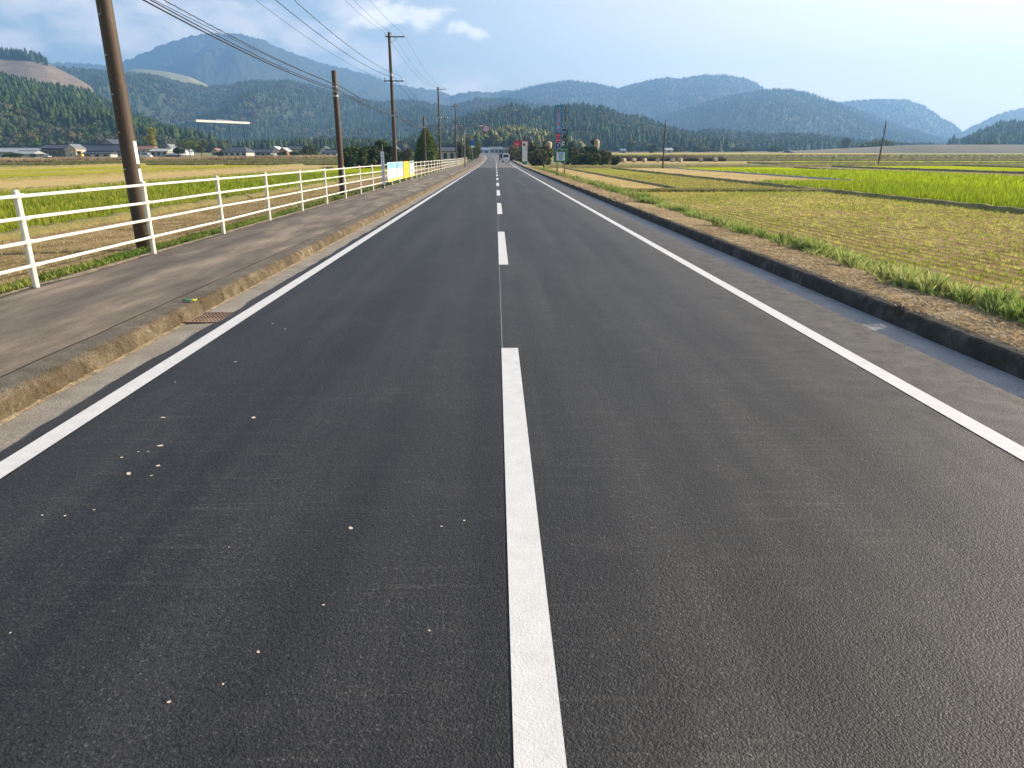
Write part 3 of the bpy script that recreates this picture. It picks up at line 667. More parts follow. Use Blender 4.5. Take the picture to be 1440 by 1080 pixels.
# ------------------------------------------------------------------ hills
def ridge_interp(pts, px): p = np.array(pts, float); return np.interp(px, p[:, 0], p[:, 1])
def hill(pts, D0, D1, material, seed, px0=None, px1=None, nc=140, nrw=44, gully=.10, treeh=0, power=.95, spacing=0, trees=None, tmin=0.0, tmax=1.06, name='hill', rough=0.0, tree_label=None, zf=None, region=None, dvar=0.0):
    px0 = pts[0][0] if px0 is None else px0; px1 = pts[-1][0] if px1 is None else px1
    def surf(px, t):
        px = np.asarray(px, float); t = np.asarray(t, float)
        az = (px - CX) / F_PX
        dirx = (_R.x * az + _U.x * ((CY - 200) / F_PX) + _F.x) / (_R.y * az + _U.y * ((CY - 200) / F_PX) + _F.y)
        py = ridge_interp(pts, px)
        # elevation along the ray per unit forward distance
        ax, up = (px - CX) / F_PX, (CY - py) / F_PX
        dy = _R.y * ax + _U.y * up + _F.y; dz = _U.z * up + _F.z
        Dr = D1 * (1 + dvar * (vnoise(px * .012, 0 * px, seed + 7) - .5)) if dvar else D1
        zrg = CAMZ + dz / dy * Dr - treeh
        D = D0 + (Dr - D0) * t
        X = dirx * D
        z0 = zg(D0) if zf is None else zf
        s = np.where(t <= 1, np.clip(t, 0, 1) ** power, 1 - (t - 1) * 1.2)
        zz = z0 + (zrg - z0) * s
        amp = np.maximum(zrg - z0, 0) * gully * np.sin(np.pi * np.clip(t, 0, 1)) 
        L = (D1 - D0)
        zz = zz + amp * (fbm(X / L * 5.5, D / L * 1.8, seed, 4) - .47) * 3.0
        if rough: zz = zz + rough * (fbm(X / 14, D / 14, seed + 5, 2) - .37) * 2
        return X, D, zz
    P, T = np.meshgrid(np.linspace(px0, px1, nc), np.concatenate([np.linspace(0, 1, nrw), [1.15, 1.4]]))
    X, Dd, Z = surf(P, T)
    o = mesh_obj(name, np.stack([X, Dd, Z], -1).reshape(-1, 3), grid_faces(nrw + 2, nc), material, smooth=True); tag(o, kind='structure')
    if trees:
        r = np.random.default_rng(seed); 
        width = abs(float(surf(px1, 1.0)[0] - surf(px0, 1.0)[0])); N = int(width * (D1 - D0) * (tmax - tmin) / spacing ** 2)
        px = r.uniform(px0, px1, N); t = tmin + (tmax - tmin) * r.uniform(0, 1, N)
        keep = r.uniform(0, 1, N) < (D0 + (D1 - D0) * t) / D1
        if region is not None: keep &= region(px, t, r)
        px, t = px[keep], t[keep]; X, Dd, Z = surf(px, t); N = len(px)
        ok = Z > zg(Dd) - 3; px, t, X, Dd, Z = px[ok], t[ok], X[ok], Dd[ok], Z[ok]; N = len(px)
        hv, kindsel, cols = trees(px, t, X, Dd, r)
        parts = []
        for kk, (tv, tf, tcc, wr) in enumerate(TEMPL):
            q = kindsel == kk; n = int(q.sum())
            if n: parts.append(scatter(tv, tf, np.stack([X[q], Dd[q], Z[q] - .5], 1), hv[q] * wr * r.uniform(.85, 1.2, n), hv[q], r.uniform(0, 6.28, n), tcc, cols[q]))
        V, Fc, C = join(parts)
        S(tag(mesh_obj('forest', V, Fc, M['forest'], col=C), kind='stuff'), tree_label, 'forest')
    return surf
def t_leafball(n=64, seed=0):
    r = np.random.default_rng(seed); import bmesh
    bm = bmesh.new(); bmesh.ops.create_icosphere(bm, subdivisions=1, radius=.34)
    V = [(v.co.x * r.uniform(.8, 1.1), v.co.y * r.uniform(.8, 1.1), v.co.z + .48) for v in bm.verts]; Fc = [tuple(x.index for x in f.verts) for f in bm.faces]; c = [.62] * len(V); bm.free()
    cc = r.normal(size=(9, 3)); cc /= np.linalg.norm(cc, axis=1)[:, None]; cl = r.uniform(.75, 1.25, 9)
    for i in range(n):
        k = r.integers(0, 9); e = r.normal(size=3); e /= np.linalg.norm(e); p = cc[k] * .30 + e * r.uniform(.1, .24)
        u = r.normal(size=3) * .055; w = r.normal(size=3) * .055; b = len(V)
        for q in (p - u, p + u, p + w * 1.6): V.append((q[0], q[1], q[2] * .95 + .5)); c.append(cl[k] * r.uniform(.85, 1.2))
        Fc.append((b, b + 1, b + 2))
    return np.array(V), np.array(Fc), np.array(c)
TEMPL = [(*t_conifer(5, 5, 1, .25), 1.0), (*t_conifer(4, 5, 2, .30), 1.0), (*t_leafball(70, 3), 1.0), (*t_leafball(80, 4), .85), (*t_conifer(3, 4, 5, .30), 1.0), (*t_lump(6, 1, .32), 1.1)]
CON = np.array((.022, .042, .014)); CON2 = np.array((.046, .075, .020)); BRD = np.array((.060, .080, .024)); YEL = np.array((.15, .145, .035)); BMB = np.array((.20, .21, .075)); GRY = np.array((.10, .095, .06))
def colmix(N, r, weights_cols, noise_v):
    """noise_v in 0..1 picks among the listed colours in bands"""
    c = np.zeros((N, 3)); edges = np.cumsum([w for w, _ in weights_cols]); edges = edges / edges[-1]
    v = np.clip(noise_v, 0, .9999); lo = 0
    for e, (_, col) in zip(edges, weights_cols):
        q = (v >= lo) & (v < e); c[q] = col; lo = e
    return c * r.uniform(.7, 1.35, (N, 1))
def rank(v): o = np.argsort(np.argsort(v)); return o / max(1, len(v))
def tr_near(px, t, X, D, r):
    N = len(px); nz_ = fbm(X / 45, D / 60, 3, 3); CON, CON2 = globals()['CON'] * (.95, 1.08, .75), globals()['CON2'] * (1.0, 1.05, .75); low = np.clip((.30 - t) * 3.5, 0, 1)
    broad = (rank(nz_) + low * .7 + r.normal(size=N) * .10) > .82
    k = np.where(broad, r.integers(2, 4, N), r.integers(0, 2, N))
    c = colmix(N, r, [(5, CON), (3, CON2)], r.uniform(0, 1, N))
    cb = colmix(N, r, [(4, BRD), (2, GRY), (2, YEL * .8), (3, CON2)], np.clip(rank(fbm(X / 14, D / 14, 9, 2)) + r.normal(size=N) * .08, 0, .99))
    c[broad] = cb[broad]
    h = np.where(broad, r.uniform(6, 12, N), r.uniform(12, 19, N)); return h, k, c
def tr_mid(hc=(9, 15), small=False, yellow=.1, thr=.70):
    def f(px, t, X, D, r):
        N = len(px); nz_ = fbm(X / 90, D / 120, 13, 3)
        broad = (rank(nz_) + r.normal(size=N) * .07) > thr
        k = np.where(broad, r.integers(2, 4, N), r.integers(0, 2, N))
        c = colmix(N, r, [(5, CON), (3, CON2)], r.uniform(0, 1, N))
        cb = colmix(N, r, [(4, BRD), (2, GRY), (yellow * 20, YEL), (3, CON2)], np.clip(rank(fbm(X / 40, D / 40, 19, 2)) + r.normal(size=N) * .1, 0, .99))
        c[broad] = cb[broad]
        if small: c = np.array((.018, .030, .014)) * (.75 + .6 * rank(nz_))[:, None] * r.uniform(.9, 1.1, (N, 1)); hh = (8, 12); k[:] = 4
        else: hh = hc
        h = np.where(broad, r.uniform(8, 13, N), r.uniform(hh[0], hh[1], N)); return h, k, c
    return f
noisy('forest_floor', (.028, .045, .018), (.055, .070, .026), .03, .95, .8, .12)
noisy('far_forest', (.016, .026, .013), (.030, .042, .020), .012, .95, 3.0, .05)
m = mat('clearcut', (.2, .15, .1), .95); t = NT(m)
c = t.ramp(t.noise(.03, 6, .7), [(.3, (.115, .090, .055)), (.55, (.20, .145, .095)), (.75, (.27, .20, .135))])
c = t.mix(t.gray(t.noise(.22, 4, .8), .60, .66, 0, .8), c, (.45, .38, .30)); c = t.mix(t.gray(t.noise(.16, 4, .8), .36, .43, .8, 0), c, (.05, .055, .03)); t.color(c); t.bump(t.noise(.2, 4, .7), 2.0); M['clearcut'] = m
noisy('tan_meadow', (.19, .185, .07), (.27, .24, .10), .02, .95)

# distant mountains (farthest first)
hill([(60, 96), (88, 88), (130, 89), (170, 92), (200, 84), (240, 66), (270, 56), (290, 50), (318, 47), (345, 47), (365, 50), (385, 56), (400, 66), (422, 73), (444, 83), (467, 90), (489, 96), (511, 101), (533, 108), (555, 118), (578, 122), (600, 126), (622, 129), (640, 136), (680, 160)], 2600, 4300, M['far_forest'], 61, nc=260, nrw=60, gully=.14, rough=14)
hill([(610, 150), (638, 134), (651, 130), (667, 128), (689, 130), (711, 127), (740, 130), (780, 140)], 2600, 3900, M['far_forest'], 62, nc=120, gully=.12, rough=10)
hill([(1330, 214), (1342, 192), (1355, 183), (1380, 168), (1405, 157), (1440, 150), (1480, 145), (1560, 140)], 2400, 3700, M['far_forest'], 63, nc=160, gully=.12, rough=12)
hill([(1120, 175), (1165, 143), (1200, 139), (1235, 137), (1265, 138), (1290, 147), (1305, 156), (1320, 165), (1335, 172), (1350, 184), (1362, 196), (1375, 214)], 2500, 3900, M['far_forest'], 64, nc=180, gully=.12, treeh=9, spacing=17, trees=tr_mid(small=True), tmin=.1, tree_label='hazy woods on the domed hill at the right of the valley')
hill([(640, 160), (690, 138), (705, 131), (735, 122), (770, 114), (800, 111), (830, 114), (866, 122), (885, 116), (915, 109), (935, 106), (950, 108), (978, 103), (1010, 103), (1040, 108), (1055, 114), (1068, 124), (1090, 140), (1120, 160)], 2300, 3800, M['far_forest'], 65, nc=240, nrw=50, gully=.12, treeh=9, spacing=17, trees=tr_mid(small=True), tmin=.1, tree_label='hazy blue woods on the long flat topped mountain')
hill([(860, 200), (900, 168), (960, 150), (1000, 137), (1040, 128), (1070, 123), (1100, 122), (1130, 128), (1150, 135), (1175, 144), (1200, 152), (1230, 163), (1270, 177), (1300, 186), (1345, 200), (1370, 212)], 1700, 2800, M['far_forest'], 66, nc=220, nrw=50, gully=.10, treeh=10, spacing=13, trees=tr_mid(small=True), tmin=.02, tree_label='hazy woods on the broad hill right of the centre')
# left middle ranges
hill([(150, 112), (190, 101), (205, 97), (225, 98), (250, 101), (280, 108), (305, 121), (330, 140)], 2300, 2900, M['tan_meadow'], 67, nc=60, gully=.03)
hill([(20, 98), (60, 95), (85, 91), (110, 93), (150, 97), (175, 100), (230, 106), (265, 114), (300, 121), (330, 118), (350, 113), (370, 111), (413, 113), (433, 118), (460, 124), (489, 133), (511, 138), (533, 142), (555, 141), (589, 140), (611, 144), (640, 150), (680, 165)], 1250, 2200, M['forest_floor'], 68, nc=240, nrw=60, gully=.20, treeh=9, spacing=10.5, trees=tr_mid(), tree_label='blue green cypress woods below the high mountain on the left', tmin=.0)
hill([(560, 175), (620, 152), (655, 142), (671, 136), (689, 138), (720, 136), (750, 145), (790, 150), (850, 165), (930, 195)], 1500, 2300, M['forest_floor'], 69, nc=140, nrw=40, gully=.14, treeh=9, spacing=10.5, trees=tr_mid(thr=.6), tree_label='hazy mixed woods behind the valley road')
# clear-cut slope
sf = hill([(-120, 66), (0, 72), (30, 77), (60, 79), (85, 86), (100, 95), (120, 106), (138, 118), (145, 126), (152, 150), (165, 190)], 950, 1450, M['clearcut'], 70, nc=90, gully=.06, treeh=1, spacing=5.5, tmin=.95, tmax=1.12, trees=lambda px, t, X, D, r: (r.uniform(13, 18, len(px)), r.integers(0, 2, len(px)), colmix(len(px), r, [(3, CON), (1, CON2)], r.uniform(0, 1, len(px)))), region=lambda px, t, r: (px < 88), tree_label='row of conifers left standing on top of the brown logged slope')
# centre conifer ridge
hill([(560, 205), (600, 180), (650, 165), (690, 152), (720, 147), (735, 146), (749, 155), (760, 151), (790, 149), (822, 147), (833, 151), (846, 149), (856, 155), (870, 161), (900, 165), (926, 175), (940, 181), (980, 190), (1030, 205)], 700, 1150, M['forest_floor'], 71, nc=160, gully=.12, treeh=10, spacing=7.8, trees=tr_mid((10, 17), thr=.62), tree_label='dark conifer ridge behind the tall roadside sign', zf=5)
def tr_bamboo(px, t, X, D, r):
    N = len(px); return r.uniform(9, 14, N), r.choice([1, 3], N), colmix(N, r, [(3, BMB), (2, YEL), (2, BRD), (2, CON2)], r.uniform(0, 1, N))
hill([(640, 205), (668, 190), (690, 180), (715, 178), (745, 180), (775, 186), (800, 198), (820, 208)], 480, 640, M['forest_floor'], 72, nc=60, gully=.05, treeh=9, spacing=6.5, trees=tr_bamboo, tree_label='pale yellow green bamboo grove above the road end', zf=4)
hill([(880, 212), (930, 190), (960, 184), (1005, 179), (1027, 182), (1051, 184), (1090, 186), (1122, 184), (1150, 188), (1200, 194), (1240, 200), (1290, 203), (1345, 211)], 900, 1250, M['forest_floor'], 73, nc=120, gully=.08, treeh=11, spacing=10, trees=tr_mid(thr=.35, yellow=.06), tree_label='low mixed woods along the far side of the right fields', zf=6)
hill([(1335, 214), (1358, 200), (1370, 189), (1385, 181), (1400, 175), (1420, 173), (1440, 169), (1500, 163), (1600, 160)], 900, 1250, M['forest_floor'], 74, nc=60, gully=.05, treeh=14, spacing=9, trees=tr_mid((17, 24), thr=.95), tree_label='dark conifer stand at the right edge of the valley', zf=6)
# near left slope
hill([(-150, 82), (-60, 92), (0, 100), (28, 106), (55, 114), (85, 120), (118, 125), (139, 130), (160, 143), (183, 155), (198, 163), (219, 172), (250, 185), (271, 194), (300, 208), (320, 216)], 520, 900, M['forest_floor'], 75, nc=170, nrw=60, gully=.26, treeh=12, spacing=5.4, trees=tr_near, tree_label='dense dark green cypress plantation on the near left slope', zf=3.6, power=.85)
hill([(330, 216), (370, 207), (420, 202), (470, 200), (520, 202), (570, 205), (640, 210), (690, 214)], 560, 700, M['forest_floor'], 76, nc=60, gully=.05, treeh=6, spacing=7, trees=tr_mid((9, 13), thr=.4), tree_label='mixed trees at the foot of the hills behind the village', zf=3)
# river levee on the right
lv = []
for (x0, h_) in ((150, 5.0), (250, 6.0), (900, 6.0)):
    pass
MBl = MB(); P = []
for i, X in enumerate(np.linspace(215, 1000, 60)):
    Dl = 520 + 10 * math.sin(X / 90); hh = 1.0 + 4.6 * min(1, max(0, (X - 215) / 90)); b = float(zg(Dl))
    P.append([(X, Dl - 14, b - .3), (X, Dl - 2, b + hh), (X, Dl + 4, b + hh), (X, Dl + 18, b - .3)])
V = np.array(P).reshape(-1, 3)
tag(mesh_obj('levee', V, grid_faces(60, 4), M['levee_mat']), kind='structure')

# ------------------------------------------------------------------ fence
fence = empty('fence', (-5.68, 0, .13)); tag(fence, 'long white tubular railing with four rails along the left walkway', 'fence')
FD0 = 8.55 - 3.08 * 2; NP = 46
fD = [FD0 + 3.08 * i for i in range(NP)]
post_me = None
for i, d in enumerate(fD):
    if post_me is None:
        mb = MB(); mb.tube([(0, 0, -.1), (0, 0, 1.135)], .037, 12)
        mb.tube([(0, 0, 1.13), (0, 0, 1.145), (0, 0, 1.158)], [.037, .033, .012], 12)
        for z in (.27, .55, .82, 1.09):
            mb.tube([(0, 0, z - .035), (0, 0, z + .035)], .0405, 12)
            for s in (-1, 1):
                mb.tube([(0.03, s * .035, z), (0.03, s * .075, z)], .0265, 8)
                mb.tube([(.055, s * .052, z), (.064, s * .052, z)], .008, 6)
        o = mb.build('post', M['fence_paint'], fence, smooth=False); post_me = o
    else:
        o = post_me.copy(); COL.objects.link(o); o.parent = fence
    o.location = (float(xr(d)), d, float(zr(d)))
    o.rotation_euler = (random.gauss(0, .006), random.gauss(0, .008), 0)
fence.children[9].rotation_euler = (.10, 0.02, 0) if len(fence.children) > 9 else (0, 0, 0)
for z in (.27, .55, .82, 1.09):
    mb = MB(); pts = [(0.03 + float(xr(d)), d, z + float(zr(d)) + random.gauss(0, .004)) for d in fD]
    mb.tube(pts, .0215, 8); mb.build('rail', M['fence_paint'], fence, smooth=True)

# ------------------------------------------------------------------ utility poles
PX = -7.95
def insul(mb, p, s=1.0): mb.tube([p, (p[0], p[1], p[2] + .05 * s), (p[0], p[1], p[2] + .08 * s), (p[0], p[1], p[2] + .2 * s)], [.02, .055 * s, .04 * s, .05 * s], 8)
def pole(D, top, r0, r1, label, arms=(), x=None, base=None, steps=0, plates=(), lean=(0, 0), group='utility poles along the left field', rings=()):
    x = PX if x is None else x; bz = float(zg(D)) if base is None else base
    root = empty('utility_pole', (x, D, bz)); tag(root, label, 'utility pole', group)
    root.rotation_euler = (lean[1], lean[0], 0)
    h = top - bz; n = 9
    mb = MB(); mb.tube([(0, 0, -.4 + (h + .4) * i / n) for i in range(n + 1)], [r0 + (r1 - r0) * i / n for i in range(n + 1)], 20)
    mb.build('shaft', M['pole_wood'], root, smooth=True)
    if D < 160: MB().tube([(0, 0, h), (0, 0, h + .03), (0, 0, h + .05)], [r1 * 1.02, r1 * .9, r1 * .3], 16).build('cap', M['metal_dark'], root)
    for (z, xa, xb, ins) in arms:
        z = z - bz; a = MB(); a.box(((xa + xb) / 2, -r1 - .04, z), (xb - xa, .075, .075)); ao = a.build('crossarm', M['metal_dark'], root)
        for xi in ins:
            m2_ = MB(); insul(m2_, (xi, -r1 - .04, z + .037)); m2_.build('insulator', M['insulator'], ao)
        s = MB(); s.tube([(xb * .55, -r1 - .04, z - .03), (0.0, -r1 - .02, z - .55)], .014, 5); s.build('brace', M['metal_grey'], root)
    for z in rings:
        rr = r0 + (r1 - r0) * (z - bz) / h + .006; MB().tube([(0, 0, z - bz - .04), (0, 0, z - bz + .04)], rr, 16).build('band', M['metal_grey'], root)
    for i in range(steps):
        z = 1.75 + i * .75; rr = r0 + (r1 - r0) * z / h; s = -1 if i % 2 else -1
        MB().tube([(s * rr * .62, -rr * .75, z), (s * rr * .30, -rr * 1.06, z + .004)], .008, 5).build('step_bolt', M['insulator'], root)
    for (z0, z1, a0, a1) in plates:
        V = []; 
        for z in (z0, z1):
            rr = r0 + (r1 - r0) * (z - bz) / h + .004
            for k in range(7):
                a = math.radians(a0 + (a1 - a0) * k / 6); V.append((rr * math.cos(a), rr * math.sin(a), z - bz))
        mesh_obj('number_plate', V, grid_faces(2, 7), M['sign_white'], root)
    return root
A_TOP = (.9,)
def arm3(z, off=.28, w=1.45): return (z, -off, w - off, (-off + .07, (w - 2 * off) * .28, w - off - .07))
pole(15.9, 11.0, .178, .120, 'thickest nearest brown utility pole with white plates, cut by the top of the photo', arms=(arm3(10.3, .35, 1.6), arm3(7.3, .35, 1.6)), steps=9, plates=((1.05, 1.40, -20, 24), (1.50, 1.97, -24, 20)), rings=(5.0, 5.15))
pole(37.2, 5.62, .165, .125, 'short thick brown pole without crossarm, second from the left', rings=(4.93, 4.7, 4.5))
pole(57.5, 10.45, .170, .105, 'tall brown pole with two crossarms above the blue posters', arms=(arm3(10.15), arm3(7.1, .55, 1.5)), rings=(7.6, 7.5, 4.6))
pole(82, 5.75, .13, .10, 'short thin pole in front of the cone shaped tree', rings=(4.7,))
pole(104, 10.75, .165, .105, 'tall pole with crossarms left of the long white building', arms=(arm3(10.45), arm3(6.6, .1, 1.4)), rings=(4.5, 5.4))
pole(147, 11.5, .17, .105, 'far tall pole with two close crossarms beside the white building', arms=(arm3(11.0, .7, 1.5), arm3(7.2, .3, 1.3)), rings=(4.9, 7.0))
pole(172, 8.9, .16, .11, 'far dark pole just left of the road sign post', arms=(arm3(8.6, .5, 1.3),))
pole(215, 8.0, .16, .11, 'distant pole in front of the dark trees, left of the blue sign', arms=(arm3(7.7, .5, 1.3),), x=-8.5)
pole(262, 8.4, .16, .11, 'most distant pole on the left bank near the road end', arms=(arm3(8.1, .5, 1.3),), x=-9.5)
pole(120, 7.15, .15, .11, 'lone upright pole standing in the middle of the right fields', x=28.0, group='lone poles in the right fields', lean=(.0, 0), rings=(6.9,))
pole(148, 8.35, .17, .12, 'lone leaning pole further right in the fields', x=79.5, group='lone poles in the right fields', lean=(.03, 0))
for (D_, x_, t_, lb) in ((150, 6.3, 5.3, 'thin dark pole right of the road before the bushes'), (196, 6.2, 5.6, 'thin distant pole beside the oncoming white van'), (205, 5.2, 5.0, 'second thin distant pole behind the white van'), (255, 3.8, 6.2, 'far thin pole close to the end of the road on the right')):
    pole(D_, t_, .11, .08, lb, x=x_, group='small poles on the right roadside')

def cable(label, pts, r, sag, helix=0, name='cable', group='overhead cables'):
    mb = MB(); allp = []
    for a, b in zip(pts[:-1], pts[1:]):
        a, b = Vector(a), Vector(b); L = (b - a).length; n = 22
        for i in range(n):
            t = i / n; p = a.lerp(b, t); p.z -= 4 * sag * (L / 45) ** 2 * t * (1 - t); allp.append(p)
    allp.append(Vector(pts[-1])); mb.tube(allp, r, 6)
    root = mb.build(name, M['cable_black'], smooth=True); tag(root, label, 'cable', group)
    if helix:
        h = MB(); hp = []
        for a, b in zip(allp[:-1], allp[1:]):
            n = 8
            if a.y > 45: break
            for i in range(n):
                p = a.lerp(b, i / n); an = len(hp) * 1.35; hp.append(p + Vector((math.cos(an) * helix, 0, math.sin(an) * helix)))
        h.tube(hp, .0035, 4); h.build('hanger_wire', M['cable_black'], root)
    return root
TD = [15.9, 37.2, 57.5, 82, 104, 147, 172, 215, 262]
TX = [PX] * 7 + [-8.5, -9.5]
def tele(zs, dx, lab, r, sag, helix=0, upto=9):
    pts = [(TX[i] + dx, TD[i] - .0, zs[i]) for i in range(min(upto, 9))]; cable(lab, pts, r, sag, helix)
tele([5.00, 4.72, 4.62, 4.62, 4.55, 5.0, 5.0, 4.9, 5.0], .20, 'thick black telephone cable, lowest of the bundle from the near pole', .018, .9)
tele([5.06, 4.78, 4.68, 4.66, 4.6, 5.05, 5.0, 4.9, 5.0], .24, 'second thick black telephone cable touching the lowest one', .014, .9)
tele([5.22, 4.98, 4.86, 4.78, 4.75, 5.3, 5.2, 5.1, 5.2], .22, 'telephone cable wound with a spiral hanger wire', .010, .75, .035)
tele([5.12, 4.98, 4.86, 4.78, 4.75, 5.3, 5.2, 5.1, 5.2], .12, 'thin messenger wire beside the spiral wound cable', .008, .5, 0, 6)
PD = [(15.9, 10.5, 1.25), (57.5, 10.38, 1.17), (104, 10.68, 1.17), (147, 11.2, .8), (172, 8.8, .8)]
for k, (o0, o1, lab) in enumerate(((-.28, -.21, 'left one of the three high power wires'), (.25, .25, 'middle one of the three high power wires'), (1.15, 1.10, 'right one of the three high power wires'))):
    pts = [(PX + (o0 if i == 0 else o1), d, z) for i, (d, z, _) in enumerate(PD)]; cable(lab, pts, .008, .85)
LD = [(15.9, 7.5), (57.5, 7.35), (104, 6.8), (147, 7.2), (172, 7.0)]
for k, (o0, dz, lab, r_) in enumerate(((-.25, -.16, 'lowest of the three low voltage wires between the tall poles', .007), (.25, 0.0, 'middle thick low voltage wire between the tall poles', .013), (.75, .14, 'upper twisted low voltage wire between the tall poles', .010))):
    cable(lab, [(PX + o0 * .9 if i else PX + o0, d, z + dz) for i, (d, z) in enumerate(LD)], r_, .85, .03 if k == 2 else 0)

# ------------------------------------------------------------------ text and marks
def text(s, size, mt, parent, loc, rot, name='lettering', offset=0.0, ext=.002, align='CENTER', bold=0.0):
    cu = bpy.data.curves.new('t', 'FONT'); cu.body = s; cu.size = size; cu.align_x = align; cu.align_y = 'CENTER'; cu.extrude = ext; cu.offset = offset
    cu.resolution_u = 3
    o = bpy.data.objects.new('t', cu); COL.objects.link(o); bpy.context.view_layer.update()
    dg = bpy.context.evaluated_depsgraph_get(); me = bpy.data.meshes.new_from_object(o.evaluated_get(dg)); bpy.data.objects.remove(o)
    me.materials.clear(); me.materials.append(mt)
    q = bpy.data.objects.new(name, me); COL.objects.link(q); q.parent = parent; q.location = loc; q.rotation_euler = rot
    return q
FACE = (math.pi / 2, 0, 0)          # lettering that faces -Y
def marks(mb, x, z, s, y, rnd, w=.13):
    """strokes of one unreadable character"""
    n = rnd.randint(4, 6)
    for i in range(n):
        if rnd.random() < .55: mb.box((x + rnd.uniform(-.1, .1) * s, y, z + rnd.uniform(-.42, .42) * s), (s * rnd.uniform(.4, .85), .004, s * w))
        else: mb.box((x + rnd.uniform(-.35, .35) * s, y, z + rnd.uniform(-.15, .15) * s), (s * w, .0042, s * rnd.uniform(.35, .8)))

# tall green and blue roadside sign
sg = empty('roadside_sign', (5.04, 55.7, .13)); tag(sg, 'tall narrow blue and green board on two grey posts with vertical Japanese lettering', 'sign')
W = 1.10
for x_ in (-.27, .30): MB().tube([(x_, .07, -.5), (x_, .07, 4.9)], .055, 10).build('post', M['metal_grey'], sg, smooth=True)
MB().box((0, 0, 3.13), (W, .09, 4.10)).build('panel', M['sign_green'], sg, bevel=.01)
# sky-blue artwork above a hill line
mb = MB(); mb.prism([(-W / 2 + .03, 2.02), (0, 2.02), (.02, 2.45), (.28, 2.62), (.50, 2.95), (W / 2 - .03, 3.2), (W / 2 - .03, 5.15), (-W / 2 + .03, 5.15)], -.050, -.046); mb.build('sky_artwork', M['sign_sky'], sg)
txt = 'よしまつ物産館'
for i, ch in enumerate(txt):
    z = 4.90 - i * .405
    text(ch, .45, M['sign_white'], sg, (.27, -.054, z), FACE, 'letter_outline', .034, .001)
    text(ch, .45, M['sign_black'], sg, (.27, -.062, z), FACE, 'letter', .010, .001)
rn = random.Random(5); mb = MB(); mo = MB()
for i in range(5):
    z = 4.82 - i * .33
    mo.box((-.25, -.0525, z), (.27, .004, .31)); marks(mb, -.25, z, .29, -.0585, rn, .16)
mo.build('letter_outline', M['sign_lightblue'], sg); mb.build('red_lettering', M['sign_pinkred'], sg)
for z in (3.03, 2.66):
    b = MB().box((-.24, -.056, z), (.40, .010, .30)).build('red_box', M['sign_red'], sg, bevel=.003)
    mb = MB(); [marks(mb, -.24 + dx, z, .11, -.064, rn, .14) for dx in (-.12, 0, .12)]; mb.build('lettering', M['sign_white'], b)
text('P', .86, M['sign_white'], sg, (-.27, -.0545, 2.12), FACE, 'parking_letter_outline', .045, .001)
text('P', .86, M['sign_navy'], sg, (-.27, -.061, 2.12), FACE, 'parking_letter', .020, .001)
mb = MB(); rn = random.Random(9)
for dx in (.02, .16, .30, .42): marks(mb, dx, 1.98, .12, -.056, rn, .16)
mb.build('small_lettering', M['sign_white'], sg)
pic = MB().box((-.02, -.053, 1.50), (.66, .014, .62)).build('map_panel', M['sign_white'], sg)
mb = MB(); mb.prism([(-.28, 1.78), (.26, 1.78), (.16, 1.62), (.20, 1.45), (.08, 1.22), (-.12, 1.22), (-.20, 1.45), (-.18, 1.6)], -.066, -.062); mb.build('blue_shape', M['sign_lightblue'], pic)
mb = MB(); mb.box((-.02, -.069, 1.55), (.26, .004, .06)); mb.box((-.02, -.069, 1.44), (.22, .004, .08)); mb.build('green_shape', M['sign_lime'], pic)
mb = MB(); rn = random.Random(3); [marks(mb, dx, 1.14, .08, -.056, rn, .2) for dx in (-.2, -.05, .1)]; mb.build('lettering', M['sign_white'], sg)

# white and green narrow sign further on
s2 = empty('roadside_sign', (5.15, 128, .02)); tag(s2, 'narrow white sign with dark vertical lettering and a green foot, left of the tall board', 'sign')
MB().box((0, 0, 2.35), (.86, .5, 3.3)).build('panel', M['sign_white'], s2, bevel=.02)
MB().box((0, 0, .35), (.84, .48, .75)).build('base', M['sign_teal'], s2)
mb = MB(); mb.tube([(-.1, -.255, 3.5), (-.1, -.262, 3.5)], .24, 14); mb.box((-.02, -.256, 3.22), (.08, .012, .3)); mb.build('tree_emblem', M['sign_green'], s2)
mb = MB(); rn = random.Random(12)
for i in range(7): marks(mb, .20, 3.15 - i * .33, .26, -.254, rn)
for i in range(5): marks(mb, -.18, 2.5 - i * .33, .22, -.254, rn)
mb.build('lettering', M['sign_black'], s2)
# red horizontal sign
s3 = empty('red_sign', (6.0, 172, .1)); tag(s3, 'low red billboard with white marks crossing behind the narrow white sign', 'sign')
for x_ in (-1.4, 1.4): MB().tube([(x_, .1, -.3), (x_, .1, 4.6)], .07, 8).build('post', M['metal_dark'], s3)
MB().box((0, 0, 4.3), (3.6, .12, 1.25)).build('panel', M['sign_red'], s3)
mb = MB(); rn = random.Random(14); [marks(mb, dx, 4.2, .5, -.065, rn, .18) for dx in (-1.3, -.75, .9, 1.4)]; mb.build('lettering', M['sign_white'], s3)

